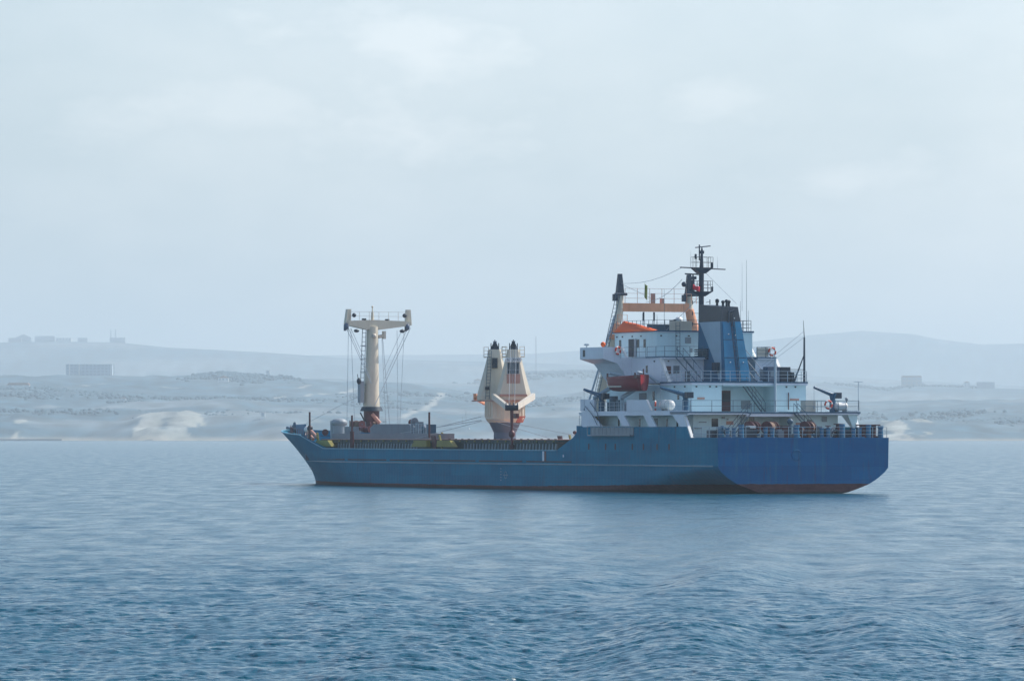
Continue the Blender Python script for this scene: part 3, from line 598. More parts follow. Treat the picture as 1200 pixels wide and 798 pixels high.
fairlead(1.6, 6.0, D1); fairlead(1.2, .15, D1, h=1.0); fairlead(1.3, -4.9, D1, h=1.1); fairlead(1.3, -7.8, D1, h=1.0); fairlead(1.0, -9.0, D1, h=.9)
MB().tube((2.5, .2, D1), (2.5, .2, 6.9), .16, n=8).ball((2.5, .2, 7.0), .32, .32, .3).build("mushroom_vent", M["raild"], ship)
MB().tube((2.2, 7.9, D1), (2.2, 7.9, 6.3), .3, n=8).disc((2.2, 7.9, 6.4), (0, 0, 1), .45, .1).build("mushroom_vent", M["blue"], ship)
MB().tube((2.2, -4.9, D1), (2.2, -4.9, 6.7), .2, n=8).disc((2.2, -4.9, 6.75), (0, 0, 1), .42, .1).build("mushroom_vent", M["maroond"], ship)
MB().box(1.2, 2.4, -9.0, -7.1, D1, 5.6).tube((1.8, -7.5, D1), (1.8, -7.5, 6.6), .4, n=12).tube((1.8, -8.5, D1), (1.8, -8.5, 6.6), .4, n=12).box(1.2, 2.4, -9.1, -7.0, 6.6, 6.72).build("chain_stopper", M["maroond"], ship)
for x, y, a, b_, h in ((3, 4.6, .5, .8, .9), (2.6, -6.0, .4, .6, .8), (3.0, -3.9, .6, .4, .9), (2.3, 5.3, .4, .4, 1.05), (3.2, 8.4, .5, .3, .75)):
    MB().box(x - a, x + a, y - b_, y + b_, D1, D1 + h).build("deck_locker", M["navy"], ship)
MB().box(2.0, 2.6, 4.2, 5.0, 6.35, 6.6).build("deck_box", M["liferaft"], ship)

# ---- cargo hatch
hc = MB().box(41, 71.0, -7.3, 7.3, 2.8, 4.8).box(73.2, 106, -7.3, 7.3, 2.8, 4.8)
hatch = hc.build("hatch_coaming", M["hatchdark"], ship)
for s in (1, -1):
    st = MB()
    for x in list(np.arange(41.3, 64.8, .8)) + list(np.arange(77.4, 100.5, .8)):
        q = lambda xx, z: [(xx - .15, min(s * 7.3, s * 7.42), z), (xx + .15, min(s * 7.3, s * 7.42), z), (xx + .15, max(s * 7.3, s * 7.42), z), (xx - .15, max(s * 7.3, s * 7.42), z)]
        st.hexa(q(x + .18, 2.82), q(x - .18, 4.78))
    tag(st.build("coaming_stays", M["gray"], hatch), kind="stuff")
    MB().box(41, 71.0, s * 7.3, s * 7.5, 4.80, 4.88).build("coaming_ledge", M["hatchdark"], hatch)
    MB().box(73.2, 106, s * 7.3, s * 7.5, 4.80, 4.88).build("coaming_ledge", M["hatchdark"], hatch)
    for x0, x1, tp in ((65.2, 69.9, 1), (72.6, 77.0, -1), (99.6, 104.2, 1)):
        a = [(x0, 4.4), (x1, 4.4), (x1, 5.05), (x0 + .3, 5.1)] if tp < 0 else [(x0, 4.4), (x1, 4.4), (x1 - .2, 5.1), (x0 + 1.2, 5.05)]
        a = [(x0, 4.4), (x1, 4.4), (x1 - (1.2 if tp < 0 else .1), 5.1), (x0 + (.1 if tp < 0 else 1.2), 5.1)]
        MB().prism(a, 1, s * 7.82, s * 8.3).build("hatch_folding_arm", M["yellow"], hatch)
    MB().prism([(71.0, 2.9), (71.7, 2.9), (72.8, 5.6), (71.9, 5.6)], 1, s * 7.5, s * 7.7).build("hatch_gap_frame", M["maroond"], hatch)
    MB().prism([(69.0, 3.6), (69.3, 3.6), (70.4, 5.7), (70.1, 5.7)], 1, s * 7.72, s * 7.9).prism([(104.3, 4.5), (104.7, 4.5), (105.2, 6.0), (104.9, 6.0)], 1, s * 7.72, s * 7.9).build("hatch_stop", M["yellow"], hatch)
MB().box(71.0, 73.2, -7.2, 7.2, 2.8, 4.3).build("hatch_gap", M["dark"], hatch)
for k, (x0, x1) in enumerate([(41.1 + 6 * i, 47.0 + 6 * i) for i in range(5)] + [(73.3 + 6.4 * i, 79.6 + 6.4 * i) for i in range(5)]):
    hv = MB().box(x0, x1, -7.25, 7.25, 4.9, 5.17).build("hatch_cover", M["hatchdark"], ship)
    MB().box(x0, x1, -7.28, 7.28, 5.17, 5.23).build("cover_top", M["hatchtop"], hv)
    cl = MB()
    for x in np.arange(x0 + .8, x1, 2.1):
        for s in (1, -1): cl.box(x - .1, x + .1, s * 7.25, s * 7.36, 4.96, 5.1)
    cl.build("cover_cleats", M["yellow"], hv)
cl = MB()
for x in np.arange(42, 70, 1.7): cl.box(x, x + .2, 6.9, 7.1, 5.23, 5.3)
cl.build("cover_wheels", M["rust"], hatch)
MB().tube((42.6, 4.2, 5.2), (42.6, 4.2, 5.9), .12, n=6).ball((42.7, 4.5, 5.95), .25, .2, .2).build("gas_vent", M["maroon"], ship)
# ---- twin deck crane: pedestal, slewing platform, two towers
ped = MB().tube((70, .1, 2.8), (70, .1, 6.0), 1.28, 1.22, n=24).tube((70, .1, 6.0), (70, .1, 7.05), 1.25, 1.75, n=24).build("crane_pedestal", M["grayd"], ship)
MB().tube((70, .1, 3), (70, .1, 3.1), 1.5, n=20).build("pedestal_flange", M["rust"], ped)
pb = MB()
for z0, z1, r0, r1 in ((7.05, 7.45, 1.9, 2.2), (7.45, 9.35, 2.2, 2.2)): pb.tube((70, .1, z0), (70, .1, z1), r0, r1, n=10, smooth=False)
plat = pb.build("slewing_platform", M["beige"], ship)
sk = MB()
for k in range(7):
    a0, a1 = R(-165 + k * 16), R(-149 + k * 16); q = lambda r_, z: [(70 + r_ * math.cos(a), .1 + r_ * math.sin(a), z) for a in (a0, a1)]
    i0, i1, o0, o1 = q(1.85, 7.04), q(2.15, 7.75), q(1.97, 7.04), q(2.27, 7.75 + .0)
    sk.hexa([i0[0], o0[0], o0[1], i0[1]], [i1[0], o1[0], o1[1], i1[1]])
sk.build("red_skirt_patch", M["skirt"], plat)
rb = MB()
for k in range(30):
    a = 2 * math.pi * k / 30; rb.tube((70 + 2.17 * math.cos(a), .1 + 2.17 * math.sin(a), 7.65), (70 + 2.17 * math.cos(a), .1 + 2.17 * math.sin(a), 9.35), .05, n=4)
rb.build("platform_ribs", M["beige"], plat)
MB().box(67.2, 74, -2.0, 2.3, 9.35, 9.5).build("platform_deck", M["pink"], plat)
def crane(cx, cy, heading, window_mat, jibmat, jtip, w0=1.95, sign=False, tz=15.0, zb=9.5):
    """heading: angle of the jib direction; local u along the jib, v across it"""
    u = Vector((math.cos(heading), math.sin(heading), 0)); v = Vector((-math.sin(heading), math.cos(heading), 0)); c = Vector((cx, cy, 0))
    def P(a, b, z): return tuple(c + u * a + v * b + Vector((0, 0, z)))
    def ring(z, a0, a1, b0, ch): return [P(a1 - ch, -b0, z), P(a1, -b0 + ch, z), P(a1, b0 - ch, z), P(a1 - ch, b0, z), P(-a0 + ch, b0, z), P(-a0, b0 - ch, z), P(-a0, -b0 + ch, z), P(-a0 + ch, -b0, z)]
    t = MB(); lv = [(zb, 1.7, 1.35, w0, .5), (zb + .5, 1.7, 1.35, w0, .5), (12.4, 1.25, 1.1, w0 * .66, .35), (tz - .8, .9, .8, w0 * .42, .22), (tz, .6, .6, w0 * .33, .15)]
    vs = []
    for z, a0, a1, b0, ch in lv: vs += ring(z, a0, a1, b0, ch)
    fs = [(i * 8 + j, i * 8 + (j + 1) % 8, (i + 1) * 8 + (j + 1) % 8, (i + 1) * 8 + j) for i in range(len(lv) - 1) for j in range(8)] + [tuple(range(7, -1, -1)), tuple(range(len(lv) * 8 - 8, len(lv) * 8))]
    t.add(vs, fs); o = t.build("deck_crane", M["beige"], ship)
    hd = MB()
    for b in (-.34, .34): hd.prism([(0, 0)] * 0 or [(-.1, 0), (.1, 0), (.1, .1), (-.1, .1)], 2, 0, 0) if False else None
    for b in (-.42, -.14, .14, .42):
        hd.disc(P(.35, b, tz + .32 + (.25 if abs(b) < .2 else -.05)), v, .36, .1, 14); hd.disc(P(-.3, b, tz + .4), v, .3, .1, 14)
    hd.hexa([P(-.5, -.5, tz), P(.5, -.5, tz), P(.5, .5, tz), P(-.5, .5, tz)], [P(-.2, -.12, tz + .85), P(.2, -.12, tz + .85), P(.2, .12, tz + .85), P(-.2, .12, tz + .85)])
    hd.tube(P(0, 0, tz + .8), P(0, 0, tz + 1.05), .06, n=6)
    hd.build("sheave_head", M["navy"], o)
    if window_mat:      # cab front: glazing, primer panel below, board above
        fx = lambda z: float(np.interp(z, [10, 12.4, 14.2], [1.35, 1.1, .8])) + .03
        W = lambda z, q: q
        def panel(name, z0, z1, b0, b1, mat, off=.04):
            MB().hexa([P(fx(z0) - .1, b0, z0), P(fx(z0) + off, b0, z0), P(fx(z0) + off, b1, z0), P(fx(z0) - .1, b1, z0)], [P(fx(z1) - .1, b0, z1), P(fx(z1) + off, b0, z1), P(fx(z1) + off, b1, z1), P(fx(z1) - .1, b1, z1)]).build(name, M[mat], o)
        panel("cab_window", 12.35, 13.55, -.62, .62, "glass", .03); 
        for b in (-.64, -.2, .0, .35, .6): panel("window_bar", 12.3, 13.58, b - .03, b + .03, "ladder", .06)
        panel("window_bar", 12.75, 12.8, -.62, .62, "ladder", .065)
        panel("primer_panel", 11.3, 12.3, -.72, .72, "pink", .02)
        panel("name_board", 13.62, 14.12, -.86, .86, "liferaft", .14)
        cu = bpy.data.curves.new("lettering", "FONT"); cu.body = "67 0000"; cu.size = .42; cu.align_x = "CENTER"; cu.align_y = "CENTER"; cu.extrude = .008
        tt = bpy.data.objects.new("lettering_source", cu); C.objects.link(tt); bpy.context.view_layer.update()
        tme = bpy.data.meshes.new_from_object(tt.evaluated_get(bpy.context.evaluated_depsgraph_get())); bpy.data.objects.remove(tt)
        tme.materials.clear(); tme.materials.append(M["raild"]); t_ = bpy.data.objects.new("board_lettering", tme); C.objects.link(t_); t_.parent = o
        t_.location = P(fx(13.87) + .155, 0, 13.87); t_.rotation_euler = (R(90 - 8), 0, heading + R(90))
        panel("lower_beam", 9.9, 10.12, -1.5, 1.5, "pink", .12)
        MB().path([P(1.5, 0.12, 14.9), P(1.45, .12, 10.0)], .02, 4).path([P(1.5, -.12, 14.9), P(1.45, -.12, 10.0)], .02, 4).build("hoist_wire", M["wire"], o)
    else:
        MB().hexa([P(-1.05, -.3, 13.0), P(-1.35, -.3, 13.0), P(-1.35, .3, 13.0), P(-1.05, .3, 13.0)][::-1], [P(-.85, -.3, 14.1), P(-1.15, -.3, 14.1), P(-1.15, .3, 14.1), P(-.85, .3, 14.1)][::-1]).build("machinery_door", M["glass"], o)
        MB().ladder(P(-1.85, .8, 9.6), P(-1.0, .55, 14.9), v, .4, .35, .03).build("crane_ladder", M["raild"], o)
        MB().hexa([P(-1.8, .6, 10.6), P(-1.5, .6, 10.6), P(-1.5, 1.05, 10.6), P(-1.8, 1.05, 10.6)], [P(-1.75, .6, 10.95), P(-1.45, .6, 10.95), P(-1.45, 1.05, 10.95), P(-1.75, 1.05, 10.95)]).build("vent_grille", M["dark"], o)
    # railed service platforms
    gl = MB()
    zp = 14.15
    for s in (1, -1):
        gl.hexa([P(-.6, s * .75 - .45, zp), P(.6, s * .75 - .45, zp), P(.6, s * .75 + .45, zp), P(-.6, s * .75 + .45, zp)], [P(-.6, s * .75 - .45, zp + .1), P(.6, s * .75 - .45, zp + .1), P(.6, s * .75 + .45, zp + .1), P(-.6, s * .75 + .45, zp + .1)])
        gl.rail([P(-.6, s * .7, zp), P(-.6, s * 1.2, zp), P(.6, s * 1.2, zp), P(.6, s * .7, zp)], 1.15, 3, .6, .028)
    gl.build("service_platform", M["beige"], o)
    # A-shaped jib of two converging boxes
    tip = Vector(jtip)
    for s in (1, -1):
        a = Vector(P(.9, s * 2.2, 9.9)); b = tip + v * (s * .38); dn = (b - a).normalized(); side = dn.cross(Vector((0, 0, 1))).normalized() * .17
        up0, up1 = Vector((0, 0, .55)), Vector((0, 0, .28))
        jb = MB().hexa([a - side - up0 * .6, a + side - up0 * .6, b + side - up1, b - side - up1], [a - side + up0 * .6, a + side + up0 * .6, b + side + up1, b - side + up1])
        jb.v = jb.v; jb.build("jib_arm", M[jibmat], o)
    jp = MB().tube(tip - v * .7, tip + v * .7, .3, n=8)
    for b in (-.6, -.2, .2, .6): jp.disc(tip + v * b + Vector((0, 0, .12)), v, .42, .12, 14)
    jp.build("jib_head", M["navy"], o)
    MB().box(*(0, 0, 0, 0, 0, 0)) if False else None
    MB().tube(P(.7, -2.25, 9.8), P(.7, 2.25, 9.8), .2, n=8).build("jib_pivot", M[jibmat], o)
    MB().tube(tip + Vector((0, 0, .3)) + v * .3, P(.4, .3, tz + .4), .02, n=4).tube(tip + Vector((0, 0, .3)) - v * .3, P(.4, -.3, tz + .4), .02, n=4).build("luffing_wire", M["wire"], o)
    return o, tip, v
cr, tip, v = crane(68.3, -.15, math.atan2(7.75, -16.8), "glass", "cream", (51.5, 7.7, 8.55), 1.95, True, 15.0)
hk = MB().tube(tip - Vector((0, 0, .3)), tip - Vector((0, 0, 4.2)), .2, .12, n=6)
hk.ball(tip - Vector((0, 0, 2.75)), .36, .36, .42).tube(tip - Vector((0, 0, 3.9)), tip - Vector((0, 0, 4.45)), .3, .2, n=8); hk.build("hook_block", M["maroon"], cr)
MB().box(tip.x - .2, tip.x + .35, tip.y - .75, tip.y - .35, tip.z - 1.1, tip.z - .6).build("hook_latch", M["maroon"], cr)
cr2, tip2, v2 = crane(72.1, .35, math.atan2(-7.75, 16.8), None, "salmon", (89.0, -7.5, 8.9), 1.95, False, 15.05)
gw = MB()
for p, q in (((69, 2.0, 7.4), (40.5, 3.5, 5.3)), ((69, 1.6, 7.1), (47, 5.0, 5.25)), ((72, 2, 7.3), (84, 6.5, 5.9)), ((72, 2, 7.7), (86, 4, 5.9)), ((71.5, 2.2, 7.2), (78, 7.3, 5.3))): gw.tube(p, q, .035, n=4)
gw.build("lashing_wires", M["wire"], ship)
# ---- pontoons and boxes forward
pn = MB().box(76.6, 104.5, 3.2, 6.2, 5.24, 5.85); pn.build("stacked_pontoons", M["gray"], ship)
MB().prism([(82.2, 5.86), (95.6, 5.86), (95.6, 6.5), (94.6, 6.92), (84.8, 6.92), (82.2, 6.4)], 1, 3.4, 5.2).build("grab_housing", M["gray"], ship)
MB().box(100.0, 103.2, 4.5, 5.2, 5.86, 6.65).build("deck_locker", M["gray"], ship)
MB().tube((105.2, 5.0, 4.9), (105.2, 5.0, 7.1), .75, n=14).ball((105.2, 5.0, 7.1), .98, .98, .55).tube((106.6, 5.0, 4.9), (106.6, 5.0, 7.3), .5, n=12).build("mushroom_vent", M["ladder"], ship)
MB().box(81.9, 82.9, 4.6, 5.2, 5.86, 7.15).box(83.6, 83.9, 4.5, 5.3, 5.86, 7.2).disc((83.75, 4.9, 7.2), (1, 0, 0), .42, .3, 14).build("stowage_bracket", M["gray"], ship)
MB().rail([(82.2, 6.0, 5.86), (77.2, 6.0, 5.86)], 1.05, 2, .7).build("pontoon_railing", M["rail"], ship)
MB().box(76.6, 77.6, 5.4, 6.1, 5.86, 6.85).build("deck_locker", M["edge"], ship)
for x, y in ((80.4, 5.2), (79.0, 5.3), (78.3, 5.5), (81.2, 5)): MB().tube((x, y, 5.86), (x, y, 6.4), .16, n=8).ball((x, y, 6.45), .24).build("gas_bottle", M["raild"], ship)
for x, y, z0, z1 in ((76.42, 6.3, 5.4, 8.2), (111.7, 6.0, 4.9, 8.35), (94.4, 7.95, 2.8, 7.9)): MB().tube((x, y, z0), (x, y, z1), .12, n=6).build("samson_post", M["maroond"], ship)
MB().tube((94.4, 7.95, 2.8), (94.4, 7.95, 6.1), .25, n=6).build("samson_post", M["maroond"], ship)
# forecastle winches and pipework between vents and mast
winch(101.5, 4.3, 6.9, (1, .2, 0), [("F", .1), ("R", 1.0), ("F", .1), ("R", .7)], s=.62, name="anchor_windlass")
winch(97.8, 4.8, 6.35, (1, .3, 0), [("F", .1), ("M", .8), ("F", .1), ("M", .5)], s=.5, name="anchor_windlass")
winch(109.4, 5.0, 6.0, (1, -.4, 0), [("F", .1), ("M", .9), ("F", .1), ("M", .6), ("F", .1)], s=.5, name="anchor_windlass")
winch(92.0, 1.5, 7.1, (1, .2, 0), [("F", .1), ("M", .6), ("F", .1)], s=.5, name="anchor_windlass")
for k in range(14):
    x = 91 + random.random() * 16; y = 1 + random.random() * 4
    MB().tube((x, y, 5.6), (x + random.uniform(-.6, .6), y, 6.5 + random.random() * .9), random.uniform(.07, .22), n=6).build("vent_pipe", M[random.choice(["maroon", "maroond", "raild", "rope", "pink"])], ship)
for k, (x, y, z) in enumerate(((114.2, 5.2, 5.0), (116, 4.6, 5.0), (118, 4.2, 5.0), (120.5, 3.6, 5.0), (123, 2.6, 5.0), (126, 1.6, 5.0), (128, .6, 5.0))):
    MB().tube((x - .5, y, z + .1), (x + .5, y - .3, z + 1.15 + .1 * (k % 3)), .24, n=8).box(x - .7, x + .2, y - .3, y + .1, z, z + .7).build("mooring_gear", M[["pink", "blue", "maroon", "blue", "gray", "maroond", "raild"][k]], ship)
MB().rail([(113.5, 6.2, 5.3), (119, 5.1, 5.5), (125, 3.0, 5.7), (130.8, .6, 5.9)], 1.0, 2, 1.6, .035).build("bow_railing", M["maroond"], ship)
MB().prism([(115.6, 5.5), (117.6, 5.5), (117.9, 6.9), (115.2, 6.95)], 1, 5.0, 5.2).build("bow_fairlead_plate", M["blue"], ship)
MB().ball((130.9, 0, 6.5), .75, .4, .55).tube((131, 0, 6.2), (133.4, 0, 6.55), .2, n=6).tube((129.5, .2, 6.1), (130.5, .2, 7.1), .25, n=6).build("bow_roller", M["raild"], ship)
MB().ball((112.6, 5.6, 6.5), .35).tube((112.6, 5.6, 5), (112.6, 5.6, 6.4), .2).build("mushroom_vent", M["black"], ship)
MB().ball((113.8, 5.4, 6.35), .5, .4, .42).build("canvas_bundle", M["liferaft"], ship)
MB().tube((113.2, 5.5, 6.4), (110.4, 5.6, 5.4), .22, n=8).tube((114.2, 5.4, 6.1), (111.6, 5.6, 5.2), .2, n=8).build("chain_pipe", M["pink"], ship)
# ---- foremast
X0 = 107.5
fm = MB().tube((X0, .0, 8.9), (X0, .0, 10.8), .98, .88, n=24).tube((X0, .0, 10.8), (X0, -.08, 14.5), .88, .75, n=24).tube((X0, -.08, 14.5), (X0, -.1, 18.2), .75, .66, n=24).build("foremast", M["beige"], ship)
MB().tube((X0, 0, 4.9), (X0, 0, 8.5), .92, n=20).build("mast_housing", M["maroond"], fm)
MB().tube((X0, 0, 8.45), (X0, 0, 8.95), 1.35, 1.15, n=20).tube((X0 - .2, 1.5, 8.3), (X0 - .2, .8, 7.0), .08, n=5).build("mast_collar", M["black"], fm)
MB().tube((X0 - .95, .35, 8.15), (X0 - 1.1, -.55, 7.05), .22, .26, n=10).build("chain_locker_pipe", M["pink"], fm)
ct = MB()
def prof(z): return z
for ya, yb, za, zb in ((0.75, 3.1, 17.85, 18.35), (-.9, -4.75, 17.85, 18.35)):
    ct.prism([(ya, za), (ya, 18.95), (yb, 18.85), (yb, zb)], 0, X0 - .45, X0 + .45)
ct.box(X0 - .46, X0 + .46, -.9, .75, 17.9, 18.97)
ct.build("crosstree", M["beige"], fm)
for y, dy in ((3.05, .12), (-4.6, -.05)):
    MB().hexa([(X0 - .35, y - .32, 18.4), (X0 + .35, y - .32, 18.4), (X0 + .35, y + .32, 18.4), (X0 - .35, y + .32, 18.4)], [(X0 - .25, y - .28 - dy, 20.2), (X0 + .25, y - .28 - dy, 20.2), (X0 + .25, y + .2 - dy, 20.2), (X0 - .25, y + .2 - dy, 20.2)]).build("crosstree_horn", M["beige"], fm)
    MB().ball((X0 - .3, y + .25, 18.2), .38, .3, .42).tube((X0, y + .3, 18.3), (X0, y + .3, 17.7), .15).build("span_block", M["grayd"], fm)
    s = 1 if y > 0 else -1
    MB().ball((X0 - .5, y - s * .65, 19.5), .26).ball((X0 - .5, y - s * .95, 17.7), .26, .34, .2).build("floodlight", M["black"], fm)
MB().rail([(X0 - .4, 2.9, 18.9), (X0 - .4, -4.4, 18.9)], 1.0, 2, 1.2, .025).build("crosstree_railing", M["cream"], fm)
MB().tube((X0, -.1, 18.9), (X0, -.1, 19.9), .2, .15, n=8).tube((X0, -.1, 19.9), (X0, -.1, 20.5), .07, n=5).ball((X0, -.1, 20.5), .13).build("masthead_light", M["beige"], fm)
MB().box(X0 - .3, X0 + .1, .8, 1.2, 18.95, 19.15).box(X0 - .3, X0 + .1, -2.1, -1.7, 18.9, 19.1).build("masthead_box", M["black"], fm)
MB().tube((X0 - .2, -.7, 17.05), (X0 - .2, -1.5, 17.15), .2, n=8).box(X0 - .5, X0, -1.6, -1.3, 16.8, 17.7).ball((X0 - .7, .0, 17.1), .3).build("derrick_bracket", M["cream"], fm)
MB().ladder((X0 - .2, 1.35, 9.2), (X0 - .2, 1.0, 18.0), (1, .6, 0), .5, .5, .04).build("mast_ladder", M["raild"], fm)
hp = MB()
for z in (11.5, 13, 14.5, 16): hp.torus((X0 - .2, 1.15, z), (0, 0, 1), .34, .03, 10, 4)
hp.build("ladder_hoop", M["raild"], fm)
MB().box(X0 - .6, X0 + .2, 1.2, 1.65, 9.4, 11.9).build("motor_box", M["ladder"], fm)
MB().ball((X0 - 1, 2.0, 11.9), .27, .27, .38).tube((X0 - 1, 2.2, 12.7), (X0 - 1, 2.1, 12.1), .04).build("cargo_hook", M["black"], fm)
w = MB()
tl_, tr_ = (X0, 3.2, 18.1), (X0, -4.9, 18.1)
for p, q, r_ in ((tl_, (X0 - 3, 1.3, 11.6), .035), ((X0, 2.9, 18), (X0 - 2, 1.0, 12.2), .03), ((X0, 2.6, 18), (X0 - 1, .9, 13.6), .025),
              ((X0, 2.9, 18), (X0 - 1, 3.5, 6.6), .025), ((X0, 2.6, 18), (X0 - 1, 2.5, 6.3), .025), (tr_, (X0 - 2, .4, 9.2), .04), ((X0, -4.5, 18), (X0 - 1, -1.2, 12.2), .03),
              ((X0, -3.9, 18), (X0 - 1, -1.1, 13.2), .025), ((X0, -1.4, 16.8), (X0 - 1, -1.9, 6.3), .03), ((X0, -1.3, 16.8), (X0 - 1, -1.4, 6.3), .025),
              ((X0, -3.2, 17.8), (X0 - 1, -2.9, 6.3), .025), ((X0, -4.1, 17.9), (X0 - 1, -3.1, 6.3), .025)): w.tube(p, q, r_, n=4)
w.tube((X0, 1.6, 10.2), (126, 2.4, 6.2), .018, n=4)
w.build("rigging_wires", M["wire"], fm)

# ------------------------------------------------------------------ loose things on board
# lifeboat hanging in the davits
def boat(L, B, H):
    nst, nr = 18, 11; vs = []; fs = []
    for i in range(nst):
        t = i / (nst - 1); x = -L / 2 + L * t
        full = (1 - max(0, (t - .55) / .45) ** 2.4) * (1 - .62 * max(0, (.3 - t) / .3) ** 2)
        sheer = H * (1 + .10 * (2 * t - 1) ** 2 + .10 * (1 - t)); keel = H * .25 * max(0, (t - .72) / .28) ** 1.6
        for j in range(nr):
            a = math.pi * j / (nr - 1); cy = math.cos(a); z = sheer - (sheer - keel) * math.sin(a) ** .75
            vs.append((x + .35 * (z / H) * t * t, B / 2 * full * math.copysign(abs(cy) ** .6, cy) + (0 if full > 1e-6 else 0), z))
    for i in range(nst - 1):
        for j in range(nr - 1): fs.append((i * nr + j, i * nr + j + 1, (i + 1) * nr + j + 1, (i + 1) * nr + j))
    fs.append(tuple(range(nr)))
    return vs, fs
lb = aboard_empty("lifeboat", (21.3, 8.8, 10.05))
vs, fs = boat(8.1, 2.4, 1.36); MB().add(vs, fs, True).build("boat_hull", M["red"], lb)
cvv = []; cf = []
for i in range(13):
    t = i / 12; x = -3.9 + 7.8 * t; full = (1 - max(0, (t - .55) / .45) ** 2.4) * (1 - .62 * max(0, (.3 - t) / .3) ** 2)
    for j in range(7):
        a = math.pi * j / 6; cvv.append((x, 1.08 * full * math.cos(a), 1.36 + .05 * (2 * t - 1) ** 2 + .22 * full * math.sin(a)))
for i in range(12):
    for j in range(6): cf.append((i * 7 + j, i * 7 + j + 1, (i + 1) * 7 + j + 1, (i + 1) * 7 + j))
MB().add(cvv, cf, True).build("canvas_cover", M["maroon"], lb)
vs2 = []
pts = [(x, .0, 0) for x in np.linspace(-4.0, 3.7, 15)]
gm = MB()
for a, b in zip(pts, pts[1:]):
    def yy(x):
        t = (x + 4.5) / 9; return 1.16 * (1 - max(0, (t - .55) / .45) ** 2.4) * (1 - .62 * max(0, (.3 - t) / .3) ** 2) + .03
    gm.tube((a[0], yy(a[0]), 1.31 + .1 * ((a[0]) / 4.5) ** 2), (b[0], yy(b[0]), 1.31 + .1 * (b[0] / 4.5) ** 2), .06, n=5)
gm.build("rubbing_band", M["red"], lb)
MB().box(-.9, 2.4, .98, 1.1, .42, .55).build("bilge_rail", M["cream"], lb)
MB().tube((-3.8, 0, 1.4), (-3.8, 0, 2.2), .07, n=6).box(-4.3, -3.6, .6, 1.0, 1.3, 1.62).build("release_hook", M["maroon"], lb)
tag(lb, "dark red lifeboat hanging from davits under the port bridge wing", "lifeboat")
def canister(pos, lab, L=1.5, r=.42, rz=0):
    e = aboard_empty("life_raft", pos, rz)
    MB().tube((-L / 2 + .2, 0, r + .15), (L / 2 - .2, 0, r + .15), r, n=18).ball((-L / 2 + .2, 0, r + .15), .3, r, r).ball((L / 2 - .2, 0, r + .15), .3, r, r).build("canister", M["liferaft"], e)
    c = MB()
    for x in (-.4, .4): c.box(x - .05, x + .05, -r * .9, r * .9, 0, .18).torus((x, 0, r + .15), (1, 0, 0), r + .01, .02, 18, 4)
    c.build("cradle", M["ladder"], e); tag(e, lab, "life raft", "white life raft canisters on the boat deck"); return e
canister((12.4, 8.7, D2 + .12), "white life raft canister beside the lifebuoy on the port deck edge", 2.0, .5)
canister((7.3, -7.95, D2 + .12), "white life raft canister behind the aft starboard stores crane", 1.3, .4, R(90))
def buoy(pos, axis_rz, lab, r=.38):
    m = MB().torus((0, 0, 0), (1, 0, 0), r, .095, 24, 8); o = aboard("lifebuoy", m, M["buoyred"], pos, axis_rz)
    b = MB()
    for k in range(4): b.torus((0, 0, 0), (1, 0, 0), r, .1, 4, 8, k * math.pi / 2 + .1, k * math.pi / 2 + .6)
    b.build("reflective_band", M["liferaft"], o); tag(o, lab, "lifebuoy", "red and white lifebuoys"); return o
buoy((13.6, 9.4, D2 + .75), R(65), "red and white lifebuoy left of the white raft canister, on the port rail", .42)
buoy((6.3, -6.05, D2 + .82), 0, "red and white lifebuoy left of the aft starboard crane pedestal")
buoy((18.2, -5.95, D4 + .65), 0, "lifebuoy on the railing beside the cream dodger, right of the funnel")
buoy((25.2, 7.9, 14.2), R(20), "lifebuoy on the port bridge wing beside the orange smoke float", .36)
sf = MB().ball((0, 0, .28), .26, .26, .26); sf.tube((0, 0, 0), (0, 0, .2), .12); o = aboard("smoke_float", sf, M["orange"], (26.2, 9.1, 14.55)); tag(o, "round orange smoke float on the port bridge wing", "smoke float")
# orange tarpaulin stretched over the corner of the monkey island
nx, ny = 14, 8; vs = []; fs = []
for i in range(nx):
    for j in range(ny):
        s, t = i / (nx - 1), j / (ny - 1)
        x = 30.9 - 9.2 * s * 1.0; zt = float(np.interp(s, [0, .14, 1], [.12, 1.2, .1])); y = 5.72 - .55 * t ** 2
        z = (zt if t > 0 else 0) * (t ** .9) + .025 * math.sin(9 * s + 3 * t) + .015 * math.sin(17 * s)
        if t == 0: z = -.03
        x2 = x - (0 if t == 0 else -.0) 
        vs.append((x2 - 26.3, y - 5.0, z))
for i in range(nx - 1):
    for j in range(ny - 1): fs.append((i * ny + j, (i + 1) * ny + j, (i + 1) * ny + j + 1, i * ny + j + 1))
o = aboard("tarpaulin", MB().add(vs, fs, True), M["orange"], (26.3, 5.0, D5 + .1)); tag(o, "bright orange tarpaulin stretched over the port rail above the wheelhouse", "tarpaulin")
o.modifiers.new("s", "SOLIDIFY").thickness = .03
def flag(pos, w, h, mat, lab, rz=0, drop=.0):
    vs = []; fs = []; n, m = 9, 6
    for i in range(n):
        for j in range(m):
            s, t = i / (n - 1), j / (m - 1); vs.append((.12 * math.sin(s * 6 + t), -s * w, -t * h - drop * s + .04 * math.sin(s * 9)))
    for i in range(n - 1):
        for j in range(m - 1): fs.append((i * m + j, (i + 1) * m + j, (i + 1) * m + j + 1, i * m + j + 1))
    o = aboard("flag", MB().add(vs, fs, True), mat, pos, rz); o.modifiers.new("s", "SOLIDIFY").thickness = .015; tag(o, lab, "flag"); return o
flag((19.4, 2.35, 20.8), .75, .5, M["flagred"], "limp red flag hanging behind the radar mast, below the lower platform", 0, .3)
flag((32.2, 1.5, 21.3), .28, 1.5, M["flagy"], "thin green and yellow signal flag above the orange crossbeam", 0, .4)

